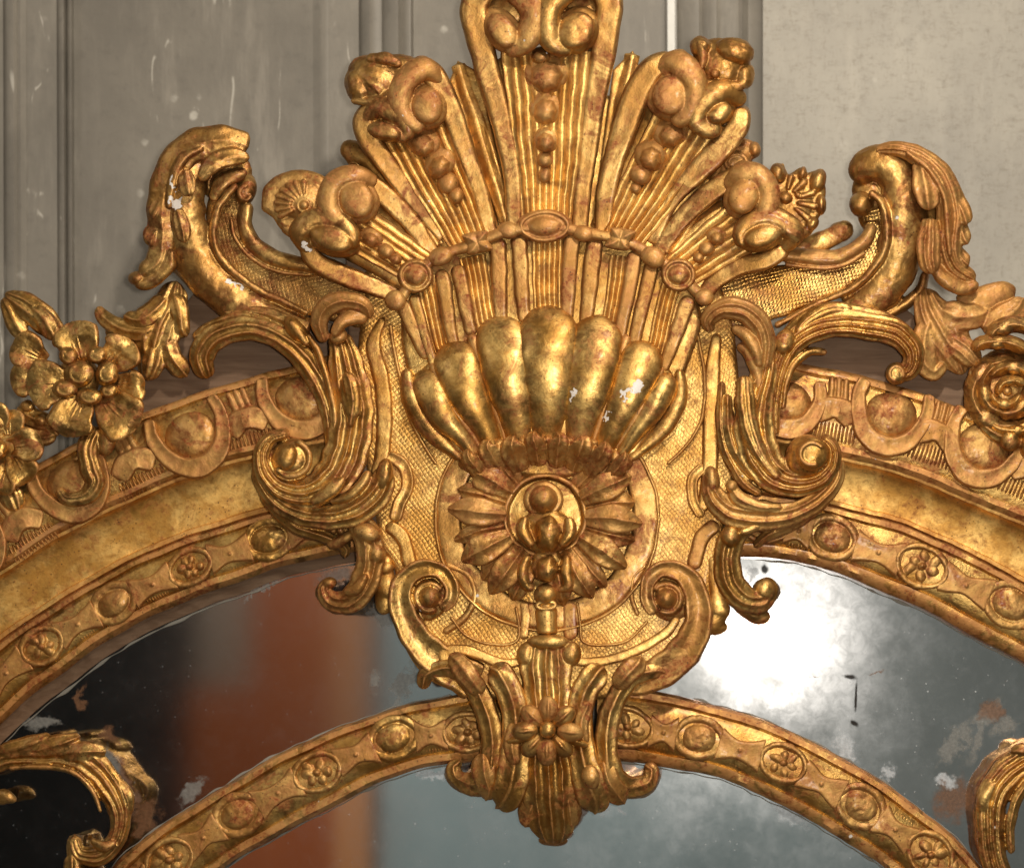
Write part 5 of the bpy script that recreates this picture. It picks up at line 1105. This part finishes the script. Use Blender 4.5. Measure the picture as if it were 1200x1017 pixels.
spray('corner_scroll', [
  ('sweep', [(1260, 880, 34), (1222, 884, 38), (1190, 900, 40), (1166, 928, 40), (1160, 960, 38), (1164, 1000, 34), (1176, 1040, 28)], [14, 18, 20, 19, 17, 16, 14], 14, f_rib(5, .4), 28),
  ('sweep', [(1216, 888, 40), (1200, 880, 44), (1184, 880, 38)], [9, 11, 7], 9, R2, 16), ('sweep', [(1168, 916, 44), (1154, 936, 44), (1150, 954, 36)], [6, 9, 4], 9, f_round, 16),
  ('sweep', [(1210, 910, 50), (1192, 936, 52), (1184, 966, 50), (1186, 1000, 46)], [4, 6, 6, 4], 6, R2, 14)], G_WORN, 'leafy scroll in the lower right corner')

# ================================================================== what the glass reflects: the room behind the photographer
back = 5.0
room = empty('room_wall'); room['kind'] = 'structure'
def rbox(name, x0, x1, z0, z1, y0, y1, m, parent=None, label=None):
    b = B(); c = np.array([(x, y, z) for z in (z0, z1) for (x, y) in ((x0, y0), (x1, y0), (x1, y1), (x0, y1))])
    b.add(c, [(0, 3, 2, 1), (4, 5, 6, 7), (0, 1, 5, 4), (1, 2, 6, 5), (2, 3, 7, 6), (3, 0, 4, 7)])
    return b.build(name, m, parent, raw=True, smooth=False, label=label)
K = (D*S + back) / (D*S)
def rx_(px): return CX*S + (px - 600 - CX)*S*K
def rz_(py): return CZ*S + (508.5 - py - CZ)*S*K
rbox('painted_wall', rx_(445), 3.6, -2.2, 1.3, -back-0.2, -back-0.05, P_TEAL, room)
rbox('doorway_shade_slab', -4.6, rx_(224), -2.2, 1.3, -back-0.2, -back-0.05, P_DARK, room)  # solid slab, the opening's darkness is painted on it
rbox('cloth_hanging', rx_(222), rx_(300), rz_(820), 1.3, -back-0.15, -back-0.06, P_GREY, room)
cup = empty('cupboard', 'red brown wooden cupboard reflected in the left glass', 'cupboard', loc=(rx_(340), -back, -2.2))
def cpart(name, *a, **k):
    o = rbox(name, *a, **k); o.parent = cup; o.matrix_parent_inverse = cup.matrix_world.inverted() if False else o.matrix_parent_inverse
    o.location = (-cup.location.x, -cup.location.y, -cup.location.z); return o
cpart('side_panel', rx_(300), rx_(396), -2.2, 1.1, -back, -back+0.06, WOOD_RED)
cpart('pilaster', rx_(396), rx_(436), -2.2, 1.1, -back-0.02, -back+0.08, WOOD_LIT)
cpart('low_chest', rx_(226), rx_(300), -2.2, rz_(805), -back, -back+0.05, WOOD_RED)

print("TRIS", sum(len(o.data.loops) - 2*len(o.data.polygons) for o in bpy.data.objects if o.type == "MESH"))
